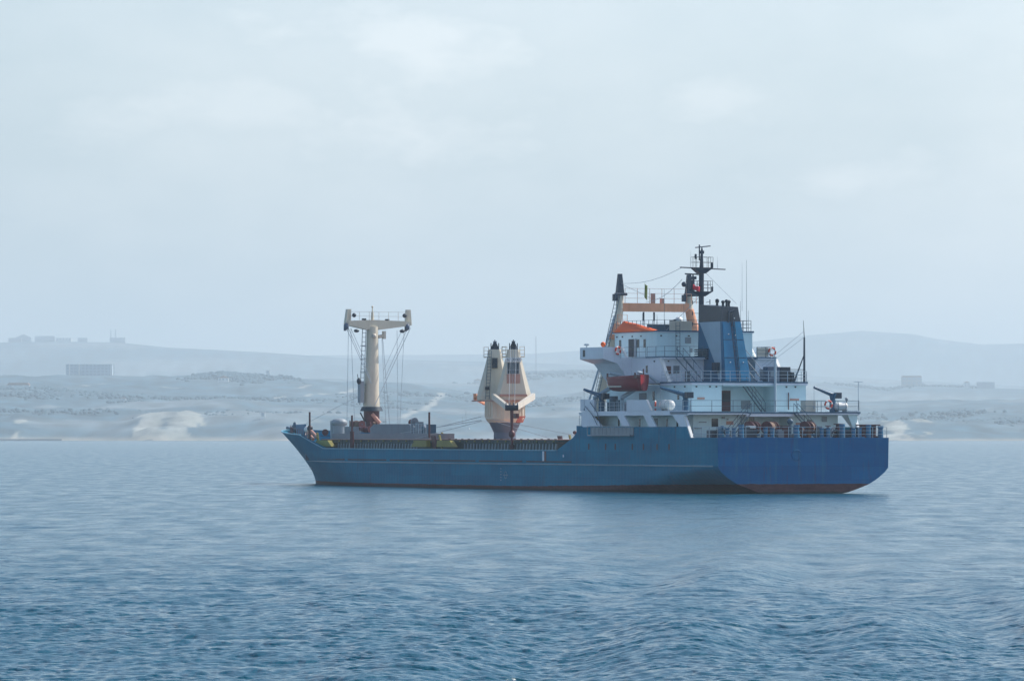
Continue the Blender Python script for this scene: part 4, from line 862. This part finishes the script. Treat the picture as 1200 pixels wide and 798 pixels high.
# ------------------------------------------------------------------ sea
def build_sea():
    u0 = .135
    us = np.concatenate([[-2.6, -1.2, -.6, -.35, -.22, -.17], np.linspace(-u0, u0, 951), [.17, .22, .35, .6, 1.2, 2.6]])
    inv = np.linspace(1 / 72., 1 / 800., 2000)
    ys = np.concatenate([[-290, -60, 15, 35, 50, 60], 1 / inv, 1 / np.linspace(1 / 800., 1 / 4800., 180)[1:], [5000, 8000, 14300, 23000]])
    U, Y = np.meshgrid(us, ys); Yp = np.maximum(Y, 60); X = U * Yp
    X = np.clip(X, -6200, 6200)
    Z = np.zeros_like(X); amp_env = np.clip((1500 - Yp) / 1400, .0, 1) * (np.abs(U) < .15) * (Y > 65)
    # slow patches of calmer and rougher water
    def lf(sx, sy, seed):
        r = np.random.default_rng(seed); a = np.zeros_like(X)
        for k in range(7):
            th = r.uniform(0, 2 * math.pi); kk = r.uniform(.6, 1.8); a += np.sin(X * math.cos(th) * kk / sx + Yp * math.sin(th) * kk / sy + r.uniform(0, 6.3))
        return a / 3.0
    patch = np.clip(.9 + .45 * lf(14, 28, 3), .25, 1.7)
    r = np.random.default_rng(5); DX = np.zeros_like(X); DY = np.zeros_like(X)
    for k in range(150):
        lam = .38 * (8 / .38) ** (r.uniform(0, 1) ** 1.7)
        th = R(250) + r.normal(0, .62)             # travelling towards the viewer, slightly right
        kk = 2 * math.pi / lam; a = .0056 * lam * (1 + lam / 1.2) ** -.95 * r.uniform(.4, 1.3)
        px = footprint = Yp * Yp / (CAM_H * 5290)      # metres of water per image row, to fade waves the mesh cannot carry
        fade = np.clip(lam / (2.2 * np.gradient(Yp, axis=0) + .02) - .6, 0, 1) if True else 1
        ph = kk * (X * math.cos(th) + Yp * math.sin(th)) + r.uniform(0, 6.3)
        e = a * fade * amp_env * (patch if lam < 5 else 1)
        Z += e * np.sin(ph); DX -= .8 * e * math.cos(th) * np.cos(ph); DY -= .8 * e * math.sin(th) * np.cos(ph)
    # a passing vessel's wake: long crests that run almost along the line of sight, right of centre
    for lam, th, a, off in ((6.2, 4, .11, 0), (7.9, -2, .12, 1.2), (5.1, 9, .06, 2.2), (11.5, 2, .14, .5)):
        th = R(th); kk = 2 * math.pi / lam; s = X * math.cos(th) - Yp * math.sin(th) * .9
        env = np.exp(-((X - (10 - (Yp - 120) * .02)) / 13) ** 2) * np.clip((330 - Yp) / 160, 0, 1)
        Z += a * env * np.sin(kk * s + off + .6 * np.sin(Yp / 23.)) * (np.abs(U) < .15) * (Y > 65)
    X2, Y2 = X + DX, Y + DY
    n, m = X.shape; co = np.stack([X2, Y2, Z], -1).reshape(-1, 3).astype(np.float32)
    idx = np.arange(n * m).reshape(n, m); f = np.stack([idx[:-1, :-1], idx[:-1, 1:], idx[1:, 1:], idx[1:, :-1]], -1).reshape(-1, 4)
    me = bpy.data.meshes.new("sea"); me.vertices.add(len(co)); me.vertices.foreach_set("co", co.ravel())
    me.loops.add(f.size); me.loops.foreach_set("vertex_index", f.ravel().astype(np.int32))
    me.polygons.add(len(f)); me.polygons.foreach_set("loop_start", np.arange(0, f.size, 4, dtype=np.int32)); me.polygons.foreach_set("use_smooth", np.ones(len(f), bool))
    me.update(calc_edges=True); o = bpy.data.objects.new("sea", me); C.objects.link(o); tag(o, kind="structure")
    mt, N, L, b = new_mat("sea_water"); nt = mt.node_tree; me.materials.append(mt)
    b.inputs["Base Color"].default_value = (.0, .068, .104, 1); b.inputs["Roughness"].default_value = .22; b.inputs["IOR"].default_value = 1.333
    tc = N.new("ShaderNodeTexCoord")
    def nz(scale, sx, sy, det):
        mp = N.new("ShaderNodeMapping"); mp.inputs["Scale"].default_value = (sx, sy, 1); L.new(tc.outputs["Object"], mp.inputs[0]); return noise(nt, mp.outputs[0], scale, det, .6)
    small = nz(2.2, .8, 1.2, 4); mid = nz(.30, .45, 1.3, 4); big = nz(.010, .35, 1.6, 4)
    pr = N.new("ShaderNodeMapRange"); L.new(big, pr.inputs[0])
    for i, v in ((1, .36), (2, .66), (3, .7), (4, 1.25)): pr.inputs[i].default_value = v
    rr = N.new("ShaderNodeMapRange"); L.new(nz(1.0, .42, .085, 6), rr.inputs[0])
    for i, v in ((1, .36), (2, .64), (3, .13), (4, .27)): rr.inputs[i].default_value = v
    L.new(rr.outputs[0], b.inputs["Roughness"])
    dash = nz(1.0, .55, .16, 4); swl = nz(1.0, .14, .035, 3)
    b0 = N.new("ShaderNodeBump"); b0.inputs["Strength"].default_value = 1; b0.inputs["Distance"].default_value = .6; L.new(swl, b0.inputs["Height"])
    b01 = N.new("ShaderNodeBump"); b01.inputs["Strength"].default_value = 1; b01.inputs["Distance"].default_value = .6; L.new(dash, b01.inputs["Height"]); L.new(b0.outputs[0], b01.inputs["Normal"])
    b1 = N.new("ShaderNodeBump"); b1.inputs["Strength"].default_value = 1; L.new(mid, b1.inputs["Height"]); L.new(b01.outputs[0], b1.inputs["Normal"])
    ml = N.new("ShaderNodeMath"); ml.operation = "MULTIPLY"; L.new(pr.outputs[0], ml.inputs[0]); ml.inputs[1].default_value = SEA_MID; L.new(ml.outputs[0], b1.inputs["Distance"])
    b2 = N.new("ShaderNodeBump"); b2.inputs["Strength"].default_value = 1; L.new(small, b2.inputs["Height"])
    ml2 = N.new("ShaderNodeMath"); ml2.operation = "MULTIPLY"; L.new(pr.outputs[0], ml2.inputs[0]); ml2.inputs[1].default_value = SEA_SMALL; L.new(ml2.outputs[0], b2.inputs["Distance"])
    L.new(b1.outputs[0], b2.inputs["Normal"]); L.new(b2.outputs[0], b.inputs["Normal"])
    return o
SEA_MID, SEA_SMALL = .12, .07
build_sea()

# ------------------------------------------------------------------ land
LS = 1.6      # the coast lies about 5.6 km off; land formulas below count in units of 1.6 m
PXU = lambda xs: (np.asarray(xs, float) - 600) / 6200
def smooth_noise(X, Y, sc_, seed, octv=4):
    r = np.random.default_rng(seed); a = np.zeros_like(X); w = 1.0; tot = 0
    for o_ in range(octv):
        for k in range(5):
            th = r.uniform(0, 2 * math.pi); kk = 2 * math.pi / sc_ * (2 ** o_) * r.uniform(.7, 1.4)
            a += w * np.sin(kk * (X * math.cos(th) + Y * math.sin(th)) + r.uniform(0, 6.3) + 1.3 * np.sin(kk * .37 * (X * math.sin(th) - Y * math.cos(th))))
        tot += w * 1.6; w *= .5
    return a / tot
RIDGES = [  # distance, slope length in front, skyline heights given as rise above eye level (1/6200 rad) along the coast
    (4750, 900, [-600, 0, 60, 200, 260, 330, 400, 500, 560, 600, 700, 900, 1040, 1200, 1800], [40, 64, 67, 65, 68, 64, 58, 52, 46, 40, 46, 40, 34, 38, 45]),
    (6500, 900, [-600, 0, 400, 430, 560, 620, 700, 800, 900, 1040, 1070, 1200, 1800], [55, 66, 64, 60, 58, 70, 72, 70, 66, 52, 56, 52, 50]),
    (9000, 1500, [-600, 0, 60, 140, 200, 300, 400, 500, 600, 700, 900, 1200, 1800], [100, 107, 108, 107, 101, 96, 89, 86, 84, 80, 70, 56, 50]),
    (12400, 2200, [-600, 0, 200, 320, 500, 620, 700, 800, 880, 940, 1010, 1070, 1100, 1150, 1200, 1400, 1800], [60, 70, 85, 92, 93, 94, 99, 101, 108, 115, 121, 117, 111, 105, 106, 90, 80])]
def land_h(X, Y):
    H, sh = land_u(X / LS, Y / LS); return H * LS, sh * LS
def land_u(X, Y):
    u = X / Y; H = np.full_like(X, -6.0)
    shore = 3480 + 25 * np.sin(u * 70 + 1) + 14 * np.sin(u * 210)
    base = (Y - shore)
    nz = smooth_noise(X, Y, 420, 21, 5)
    first = True
    for Yk, wk, xs, rise in RIDGES:
        Hk = 5.66 + np.interp(u, PXU(xs), rise) / 6200 * Yk
        if first:
            t = np.clip((Y - shore) / (Yk - shore), 0, 1); prof = .22 * (1 - np.exp(-np.clip(Y - shore, 0, None) / 45.)) + .78 * t ** 1.15
            h = np.where(Y < shore, -6, Hk * prof + 3.2 * nz * np.clip((Y - shore) / 150, 0, 1) * (1 - t ** 3 * .7)); h = np.where(Y > Yk, Hk * np.exp(-((Y - Yk) / 900) ** 2 * .5) , h); first = False
        else:
            t = np.clip(1 - np.abs(Y - Yk) / wk, 0, 1); h = Hk * (t * t * (3 - 2 * t)) + 4 * nz * t * (1 - t)
        H = np.maximum(H, h)
    return H, shore
def quarry_mask(X, Y, shore):
    u = X / Y; d = Y - shore
    f = lambda x0, x1, dep: np.clip(1.3 - np.abs((u - PXU((x0 + x1) / 2)) / (PXU(x1) - PXU((x0 + x1) / 2))) ** 2 * 1.3, 0, 1) * np.clip((dep - d) / (dep * .3), 0, 1)
    return np.maximum.reduce([f(150, 242, 240), .35 * f(12, 34, 260), .55 * f(1005, 1105, 190) * np.clip((PXU(1104) - u) / .004, 0, 1)])
us = np.linspace(-.26, .26, 861); ys = np.concatenate([[3380, 3420], 1 / np.linspace(1 / 3450., 1 / 4800., 150), 1 / np.linspace(1 / 4820., 1 / 14200., 170)])
U, Yg = np.meshgrid(us, ys); Xg = U * Yg; Hh, shore = land_u(Xg, Yg)
qm = quarry_mask(Xg, Yg, shore)
qm = qm * (Yg > shore)
Hh = Hh + 1.8 * smooth_noise(Xg, Yg, 110, 77, 4) * np.clip((Yg - shore) / 90, 0, 1) * (Yg < 5000)
Hh = Hh + qm * (2.5 * np.clip((Yg - shore) / 120, 0, 1) + 1.6 * smooth_noise(Xg, Yg, 45, 5, 3)) * (Yg < 4600)
n, m = Xg.shape
def cells(X, Y, sx, sy, seed):   # skewed rectangular fields with random tones
    r = np.random.default_rng(seed); T = r.uniform(0, 1, (64, 64)); a = .35
    xr = X * math.cos(a) - Y * math.sin(a); yr = X * math.sin(a) + Y * math.cos(a)
    return T[(np.floor(yr / sy + .25 * np.sin(xr / 170)).astype(int)) % 64, (np.floor(xr / sx + .35 * np.sin(yr / 130.)).astype(int)) % 64]
fc = cells(Xg, Yg, 260, 180, 8); wn = smooth_noise(Xg, Yg, 330, 9, 4)
green = np.array([.06, .13, .18]); pale = np.array([.145, .19, .22]); brown = np.array([.10, .155, .19]); wood = np.array([.04, .105, .15]); chalk = np.array([.33, .34, .31])  # field and wood tones shifted to blue: distant haze mixed into the ground colour
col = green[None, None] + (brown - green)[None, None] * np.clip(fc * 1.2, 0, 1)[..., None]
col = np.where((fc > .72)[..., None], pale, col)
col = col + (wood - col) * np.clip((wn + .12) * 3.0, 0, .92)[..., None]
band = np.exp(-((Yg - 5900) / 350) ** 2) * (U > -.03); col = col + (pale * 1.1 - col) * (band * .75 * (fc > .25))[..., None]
dk = np.clip(1.2 - np.abs((U - PXU(1090)) / .02), 0, 1) * (Yg < 4500) * (Yg - shore > 40); col = col + (wood - col) * (dk * .6)[..., None]
qn = smooth_noise(Xg * 1.0, Yg * .35, 26, 31, 5); qs = np.clip((qm + .55 * qn - .42) * 5, 0, 1) * (qm > .04) * (.72 + .28 * np.clip(qn + .5, 0, 1))
col = col + (chalk - col) * qs[..., None]
fn = smooth_noise(Xg, Yg * .5, 34, 55, 5); col = col * (1 + .30 * fn)[..., None]
bs = np.clip(1 - (Yg - shore) / 12, 0, 1) * (Yg > shore - 5); col = col + (np.array([.42, .38, .31]) - col) * (bs * .8)[..., None]
def trackmask(pts, wd_):
    m_ = np.zeros_like(Xg)
    for (x0, y0), (x1, y1) in zip(pts, pts[1:]):
        t = np.clip(((Xg - x0) * (x1 - x0) + (Yg - y0) * (y1 - y0)) / ((x1 - x0) ** 2 + (y1 - y0) ** 2), 0, 1)
        m_ = np.maximum(m_, np.clip(1.6 - np.hypot(Xg - x0 - t * (x1 - x0), (Yg - y0 - t * (y1 - y0)) * .3) / wd_, 0, 1))
    return m_
for pts, wd_ in (([(-77, 3720), (-73, 3900), (-65, 4060), (-61, 4300), (-60, 4650)], 2.6), ([(-215, 4000), (-180, 4150), (-150, 4350), (-120, 4650)], 2.4), ([(-360, 4450), (-300, 4500), (-215, 4400), (-150, 4560)], 2.2), ([(120, 4100), (200, 4300), (330, 4250)], 2.2)):
    col = col + (np.array([.42, .42, .39]) - col) * (trackmask(pts, wd_) * .8)[..., None]
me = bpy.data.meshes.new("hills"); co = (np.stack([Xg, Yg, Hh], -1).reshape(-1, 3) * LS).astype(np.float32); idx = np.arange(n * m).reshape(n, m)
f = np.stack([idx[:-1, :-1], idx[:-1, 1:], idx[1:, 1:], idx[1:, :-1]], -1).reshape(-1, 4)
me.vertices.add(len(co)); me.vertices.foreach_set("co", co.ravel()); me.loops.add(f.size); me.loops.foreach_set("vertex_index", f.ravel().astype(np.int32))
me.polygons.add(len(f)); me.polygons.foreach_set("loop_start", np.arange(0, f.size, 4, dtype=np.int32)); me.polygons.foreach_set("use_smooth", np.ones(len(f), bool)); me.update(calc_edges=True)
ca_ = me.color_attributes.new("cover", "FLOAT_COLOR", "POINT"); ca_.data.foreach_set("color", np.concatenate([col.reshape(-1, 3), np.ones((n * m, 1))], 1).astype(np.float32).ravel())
mt, N, L, b = new_mat("haze_tinted_land"); nt = mt.node_tree; at_ = N.new("ShaderNodeVertexColor"); at_.layer_name = "cover"
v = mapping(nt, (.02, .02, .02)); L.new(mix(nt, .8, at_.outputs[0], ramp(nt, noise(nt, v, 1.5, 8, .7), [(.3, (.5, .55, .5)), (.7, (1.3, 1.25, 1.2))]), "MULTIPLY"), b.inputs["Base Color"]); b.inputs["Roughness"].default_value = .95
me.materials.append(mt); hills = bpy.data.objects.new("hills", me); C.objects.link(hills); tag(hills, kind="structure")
def ground(x, y):
    h, s = land_h(np.array([float(x)]), np.array([float(y)])); return float(h[0])
MB().box(-545, -470, 5525, 5532, -2, 1.9).build("sea_wall", M["bone"]); tag(bpy.data.objects["sea_wall"], "low pale sea wall along the far shore at the left", "wall")
# woods: many small crowns in clusters (nobody could count them)
ico = np.array([(0, 0, 1)] + [(math.cos(a) * .9, math.sin(a) * .9, .35) for a in np.linspace(0, 2 * math.pi, 7)[:-1]] + [(math.cos(a + .5) * .8, math.sin(a + .5) * .8, -.6) for a in np.linspace(0, 2 * math.pi, 7)[:-1]])
icf = np.array([(0, 1 + k, 1 + (k + 1) % 6) for k in range(6)] + [(1 + k, 7 + k, 1 + (k + 1) % 6) for k in range(6)] + [(1 + (k + 1) % 6, 7 + k, 7 + (k + 1) % 6) for k in range(6)])
Vw = []; rw = np.random.default_rng(4)
def clump(px, Y0, cnt, sx, sy, size):
    Y0 *= LS; sx *= LS; sy *= LS; size *= LS * .72
    cnt = int(cnt * 3.2); k = max(3, cnt // 60); cxs = rw.normal(0, sx, k); cys = rw.normal(0, sy, k); w_ = rw.integers(0, k, cnt)
    Yc = Y0 + cys[w_] + rw.normal(0, sy * .35, cnt); Xc = (px - 600) / 6200 * Y0 + cxs[w_] + rw.normal(0, sx * .22, cnt)
    z = land_h(Xc, Yc)[0]; ok = z > 1.2; Xc, Yc, z = Xc[ok], Yc[ok], z[ok]; q = len(Xc); sz = size * .5 * rw.uniform(.45, 1.5, q) ** 1.2
    P = ico[None] * rw.uniform(.7, 1.3, (q, 13, 3)) * sz[:, None, None] * np.array([1.25, 1.2, .85]); P += np.stack([Xc, Yc, z + sz * .35], -1)[:, None]; Vw.append(P)
for a in ((285, 4700, 420, 22, 60, 4), (60, 4200, 200, 40, 50, 3.5), (25, 4300, 260, 30, 40, 4), (190, 4150, 120, 60, 40, 3), (660, 6480, 500, 50, 60, 5), (560, 4300, 150, 60, 90, 3.5), (110, 3700, 140, 80, 30, 3),
          (1100, 3900, 240, 40, 60, 4), (1180, 3800, 160, 30, 60, 4), (1070, 6480, 160, 12, 40, 5), (1130, 6480, 120, 10, 40, 4), (350, 4100, 200, 60, 50, 3), (10, 6450, 120, 40, 40, 5), (640, 4500, 260, 60, 90, 4), (300, 3620, 60, 60, 20, 3), (980, 6480, 200, 60, 50, 4)):
    clump(*a)
Vw = np.concatenate(Vw); q = len(Vw); fw = (icf[None] + 13 * np.arange(q)[:, None, None]).reshape(-1, 3)
wm = bpy.data.meshes.new("woods"); wm.vertices.add(q * 13); wm.vertices.foreach_set("co", Vw.reshape(-1).astype(np.float32)); wm.loops.add(fw.size); wm.loops.foreach_set("vertex_index", fw.ravel().astype(np.int32))
wm.polygons.add(len(fw)); wm.polygons.foreach_set("loop_start", np.arange(0, fw.size, 3, dtype=np.int32)); wm.update(calc_edges=True)
wm.materials.append(paint("haze_tinted_foliage", (.045, .11, .15), .9, .5, 0)); o = bpy.data.objects.new("woods", wm); C.objects.link(o); tag(o, "scattered dark scrub and trees on the hazy far hills", "woods", kind="stuff")  # crown colour carries the blue of the haze, painted in
# buildings on the far shore
def building(px, Y, w, h, d, lab, name="building", rows=3, cols=6, mat="bone", roof=None, dz=0, cat="building"):
    Y *= LS; w *= LS; h *= LS * .9; d *= LS
    x = (px - 600) / 6200 * Y; z = ground(x, Y) - 1.5 + dz; e = empty(name, (x, Y, z))
    MB().box(-w / 2, w / 2, -d / 2, d / 2, 0, h + 1.5).build("wall", M[mat], e)
    for i in range(rows):
        for j in range(cols):
            cx = -w / 2 + w * (j + .5) / cols; cz = 1.5 + h * (i + .45) / rows
            MB().box(cx - w / cols * .28, cx + w / cols * .28, -d / 2 - .08, -d / 2 + .05, cz, cz + h / rows * .45).build("window", M["concrete"], e)
    if roof: MB().prism([(-w / 2 - .5, h + 1.52), (w / 2 + .5, h + 1.52), (0, h + 1.5 + w * .22)] if w < d * 1.5 else [(-w / 2 - .5, h + 1.52), (w / 2 + .5, h + 1.52), (w / 2 - 2, h + 4.5), (-w / 2 + 2, h + 4.5)], 1, -d / 2 - .5, d / 2 + .5).build("roof", M[roof], e)
    else: MB().box(-w / 2 - .3, w / 2 + .3, -d / 2 - .3, d / 2 + .3, h + 1.5, h + 2.0).build("roof", M["concrete"], e)
    tag(e, lab, cat); return e
b = building(105, 4780, 42, 12, 14, "long apartment block standing on the hazy ridge at the far left", "apartment_block", 4, 12, "paleblock", dz=0)
for x in (-29, -15, 31, 35): MB().box(x, x + 1.6, -11.8, -11.22, 0, 20).build("white_pilaster", M["liferaft"], b)
building(18, 9000, 22, 8, 20, "pale low hall at the very left of the skyline", "hall", 1, 4, "bone")
building(28, 9010, 26, 9, 20, "wide gray shed with sloping roof on the left skyline", "shed", 2, 5, "concrete", "concrete")
building(53, 9010, 34, 9, 20, "long gray hall, second shed on the left skyline", "shed", 2, 6, "concrete", "concrete")
building(75, 9000, 26, 7, 20, "low white hall right of the two gray sheds", "hall", 1, 5, "liferaft")
b = building(97, 9010, 16, 8, 15, "narrow gray block with overhanging roof on the left skyline", "tower_block", 3, 3, "concrete")
b = building(138, 9000, 26, 9, 20, "power plant hall with two thin chimneys on the skyline", "power_plant", 1, 4, "concrete")
for x in (-19, -6): MB().tube((x, 0, 12), (x, 0, 38), 2.0, 1.5, n=10).build("chimney", M["concrete"], b)
building(314, 4735, 3.5, 6, 3.5, "small white tower among trees right of the apartment block", "water_tower", 2, 1, "liferaft")
building(262, 4560, 9, 4, 7, "small white house below the clump of trees", "house", 1, 3, "liferaft", "roofred")
building(22, 4330, 18, 4, 8, "low white farmhouse above the dark thicket, far left", "house", 1, 4, "liferaft", "roofred")
building(145, 4000, 3.5, 3, 3, "tiny white hut on the slope left of the pale cliff", "house", 1, 1, "liferaft", "roofred")
building(308, 3560, 3, 6, 3, "white pillar-like hut close to the shore, left of the ship's bow", "house", 1, 1, "liferaft")
building(1068, 6440, 24, 12, 15, "pale house among trees right of the ship's stern, far away", "house", 2, 4, "bone", "roofred")
building(1155, 6440, 21, 8, 14, "flat gray block on the far ridge near the right edge", "house", 2, 5, "concrete")
building(1133, 6440, 7, 7, 7, "small white house left of the flat gray block", "house", 2, 2, "liferaft", "roofred")
building(560, 6440, 10, 5, 8, "small house on the ridge behind the left crane tower", "house", 1, 3, "bone", "roofred")
def lattice(px, Y, h, w, lab, z0=None):
    Y *= LS; h *= LS; w *= LS
    x = (px - 600) / 6200 * Y; z = ground(x, Y) if z0 is None else z0; m = MB()
    for a, b_ in ((-1, -1), (1, -1), (1, 1), (-1, 1)): m.tube((a * w, b_ * w, -1), (a * w * .25, b_ * w * .25, h), w * .18, n=4)
    k = 0; zz = 0
    while zz < h - 3:
        s0 = w * (1 - .75 * zz / h); s1 = w * (1 - .75 * (zz + 3) / h); m.tube((-s0, -s0, zz), (s1, -s1, zz + 3), w * .08, n=3); m.tube((s0, s0, zz), (-s1, s1, zz + 3), w * .08, n=3); zz += 3
    o = m.build("lattice_mast", M["steelgray"]); o.location = (x, Y, z); tag(o, lab, "mast", "lattice masts on the far land"); return o
lattice(628, 6500, 46, 1.1, "tall thin lattice mast on the far ridge right of the cranes")
lattice(546, 3560, 11, .35, "taller of two thin masts on the shore behind the hatch")
lattice(542, 3560, 7, .35, "shorter of two thin masts on the shore behind the hatch")
e = empty("lighthouse", ((549.5 - 600) / 6200 * 5640, 5640, 0)); MB().tube((0, 0, -1), (0, 0, 11.5), 2.3, 1.6, n=12).build("tower", M["liferaft"], e); MB().tube((0, 0, 11.5), (0, 0, 13.4), 1.3, .8, n=10).build("lantern", M["liferaft"], e)
tag(e, "small white lighthouse on the shore behind the ship's hatch", "lighthouse")

# ------------------------------------------------------------------ haze
HAZE = .000104
hz = MB().box(-6400, 6400, -500, 23400, -11.5, 445).build("haze", None or M["white"]); hz.data.materials.clear()
mt = bpy.data.materials.new("haze_air"); mt.use_nodes = True; N = mt.node_tree.nodes; N.clear()
out = N.new("ShaderNodeOutputMaterial"); pv = N.new("ShaderNodeVolumePrincipled"); pv.inputs["Density"].default_value = HAZE; pv.inputs["Color"].default_value = (.79, .895, .935, 1); pv.inputs["Anisotropy"].default_value = .2
pv.inputs["Density Attribute"].default_value = ""
mt.node_tree.links.new(pv.outputs[0], out.inputs["Volume"]); hz.data.materials.append(mt); tag(hz, kind="stuff")

# ------------------------------------------------------------------ light
SUN_AZ, SUN_EL = 25, 46      # degrees from +X towards +Y; elevation
sun_d = bpy.data.lights.new("sun", "SUN"); sun_d.energy = 4.5; sun_d.angle = R(.6); sun_d.color = (1, .95, .88); sun = bpy.data.objects.new("sun", sun_d); C.objects.link(sun)
d = Vector((math.cos(R(SUN_AZ)) * math.cos(R(SUN_EL)), math.sin(R(SUN_AZ)) * math.cos(R(SUN_EL)), math.sin(R(SUN_EL)))); sun.rotation_euler = d.to_track_quat("Z", "Y").to_euler()
w = bpy.data.worlds.new("World"); sc.world = w; w.use_nodes = True; nt = w.node_tree; N = nt.nodes; L = nt.links
bg = N["Background"]; bg.inputs["Strength"].default_value = .15
sky = N.new("ShaderNodeTexSky"); sky.sky_type = "NISHITA"; sky.sun_disc = False; sky.sun_elevation = R(SUN_EL); sky.sun_rotation = R(90 - SUN_AZ); sky.dust_density = 1.2; sky.air_density = 1.0; sky.ozone_density = 3.0
# thin high veil, whiter towards the horizon, with one pale cumulus and two small puffs
tc = N.new("ShaderNodeTexCoord"); mp = N.new("ShaderNodeMapping"); mp.inputs["Scale"].default_value = (1, 1, 2.2); mp.inputs["Location"].default_value = (.35, 0, .1); L.new(tc.outputs["Generated"], mp.inputs[0])
c1 = noise(nt, mp.outputs[0], 34, 9, .58); c2 = noise(nt, mp.outputs[0], 9, 3, .5)
sp = N.new("ShaderNodeSeparateXYZ"); L.new(tc.outputs["Generated"], sp.inputs[0])
def mth(op, a, b=0.0, c=0.0):
    m = N.new("ShaderNodeMath"); m.operation = op
    for k, v in enumerate((a, b, c)):
        if isinstance(v, (int, float)): m.inputs[k].default_value = v
        else: L.new(v, m.inputs[k])
    return m.outputs[0]
def rng(v, a, b, c, d):
    mr = N.new("ShaderNodeMapRange"); L.new(v, mr.inputs[0])
    for i, q in ((1, a), (2, b), (3, c), (4, d)): mr.inputs[i].default_value = q
    return mr.outputs[0]
def puff(u, z, ru, rz, w_, soft):
    dx = mth("MULTIPLY", mth("SUBTRACT", sp.outputs[0], u), 1 / ru); dz = mth("MULTIPLY", mth("SUBTRACT", sp.outputs[2], z), 1 / rz)
    dd = mth("POWER", mth("ADD", mth("MULTIPLY", dx, dx), mth("MULTIPLY", dz, dz)), .5)
    return mth("MULTIPLY", rng(mth("ADD", dd, mth("MULTIPLY", mth("SUBTRACT", c1, .5), 3.4)), 1.15, 1.15 - soft, 0, 1), w_)
cl = mth("MAXIMUM", puff(-.018, .071, .034, .019, .9, 1.2), puff(-.050, .062, .032, .012, .6, 1.2))
cl = mth("MAXIMUM", cl, mth("MAXIMUM", puff(.040, .064, .020, .006, .6, 1.1), puff(.062, .048, .018, .006, .6, 1.1)))
cl = mth("MAXIMUM", cl, puff(.020, .040, .060, .014, .2, 1.4))
base = rng(mth("ADD", mth("MULTIPLY_ADD", c1, .35, mth("MULTIPLY", c2, .75)), mth("MULTIPLY", sp.outputs[0], 1.3)), .40, .72, .0, .6)
veil = mix(nt, mth("MAXIMUM", base, cl), (4.1, 4.65, 4.9), (7.8, 7.7, 7.6))
L.new(mix(nt, rng(sp.outputs[2], 0, .20, .94, .0), sky.outputs[0], veil), bg.inputs["Color"])
sc.view_settings.view_transform = "Standard"; sc.view_settings.look = "None"; sc.view_settings.exposure = .12; sc.view_settings.gamma = 1
sc.cycles.sample_clamp_direct = 1.6; sc.cycles.volume_bounces = 1; sc.cycles.max_bounces = 6
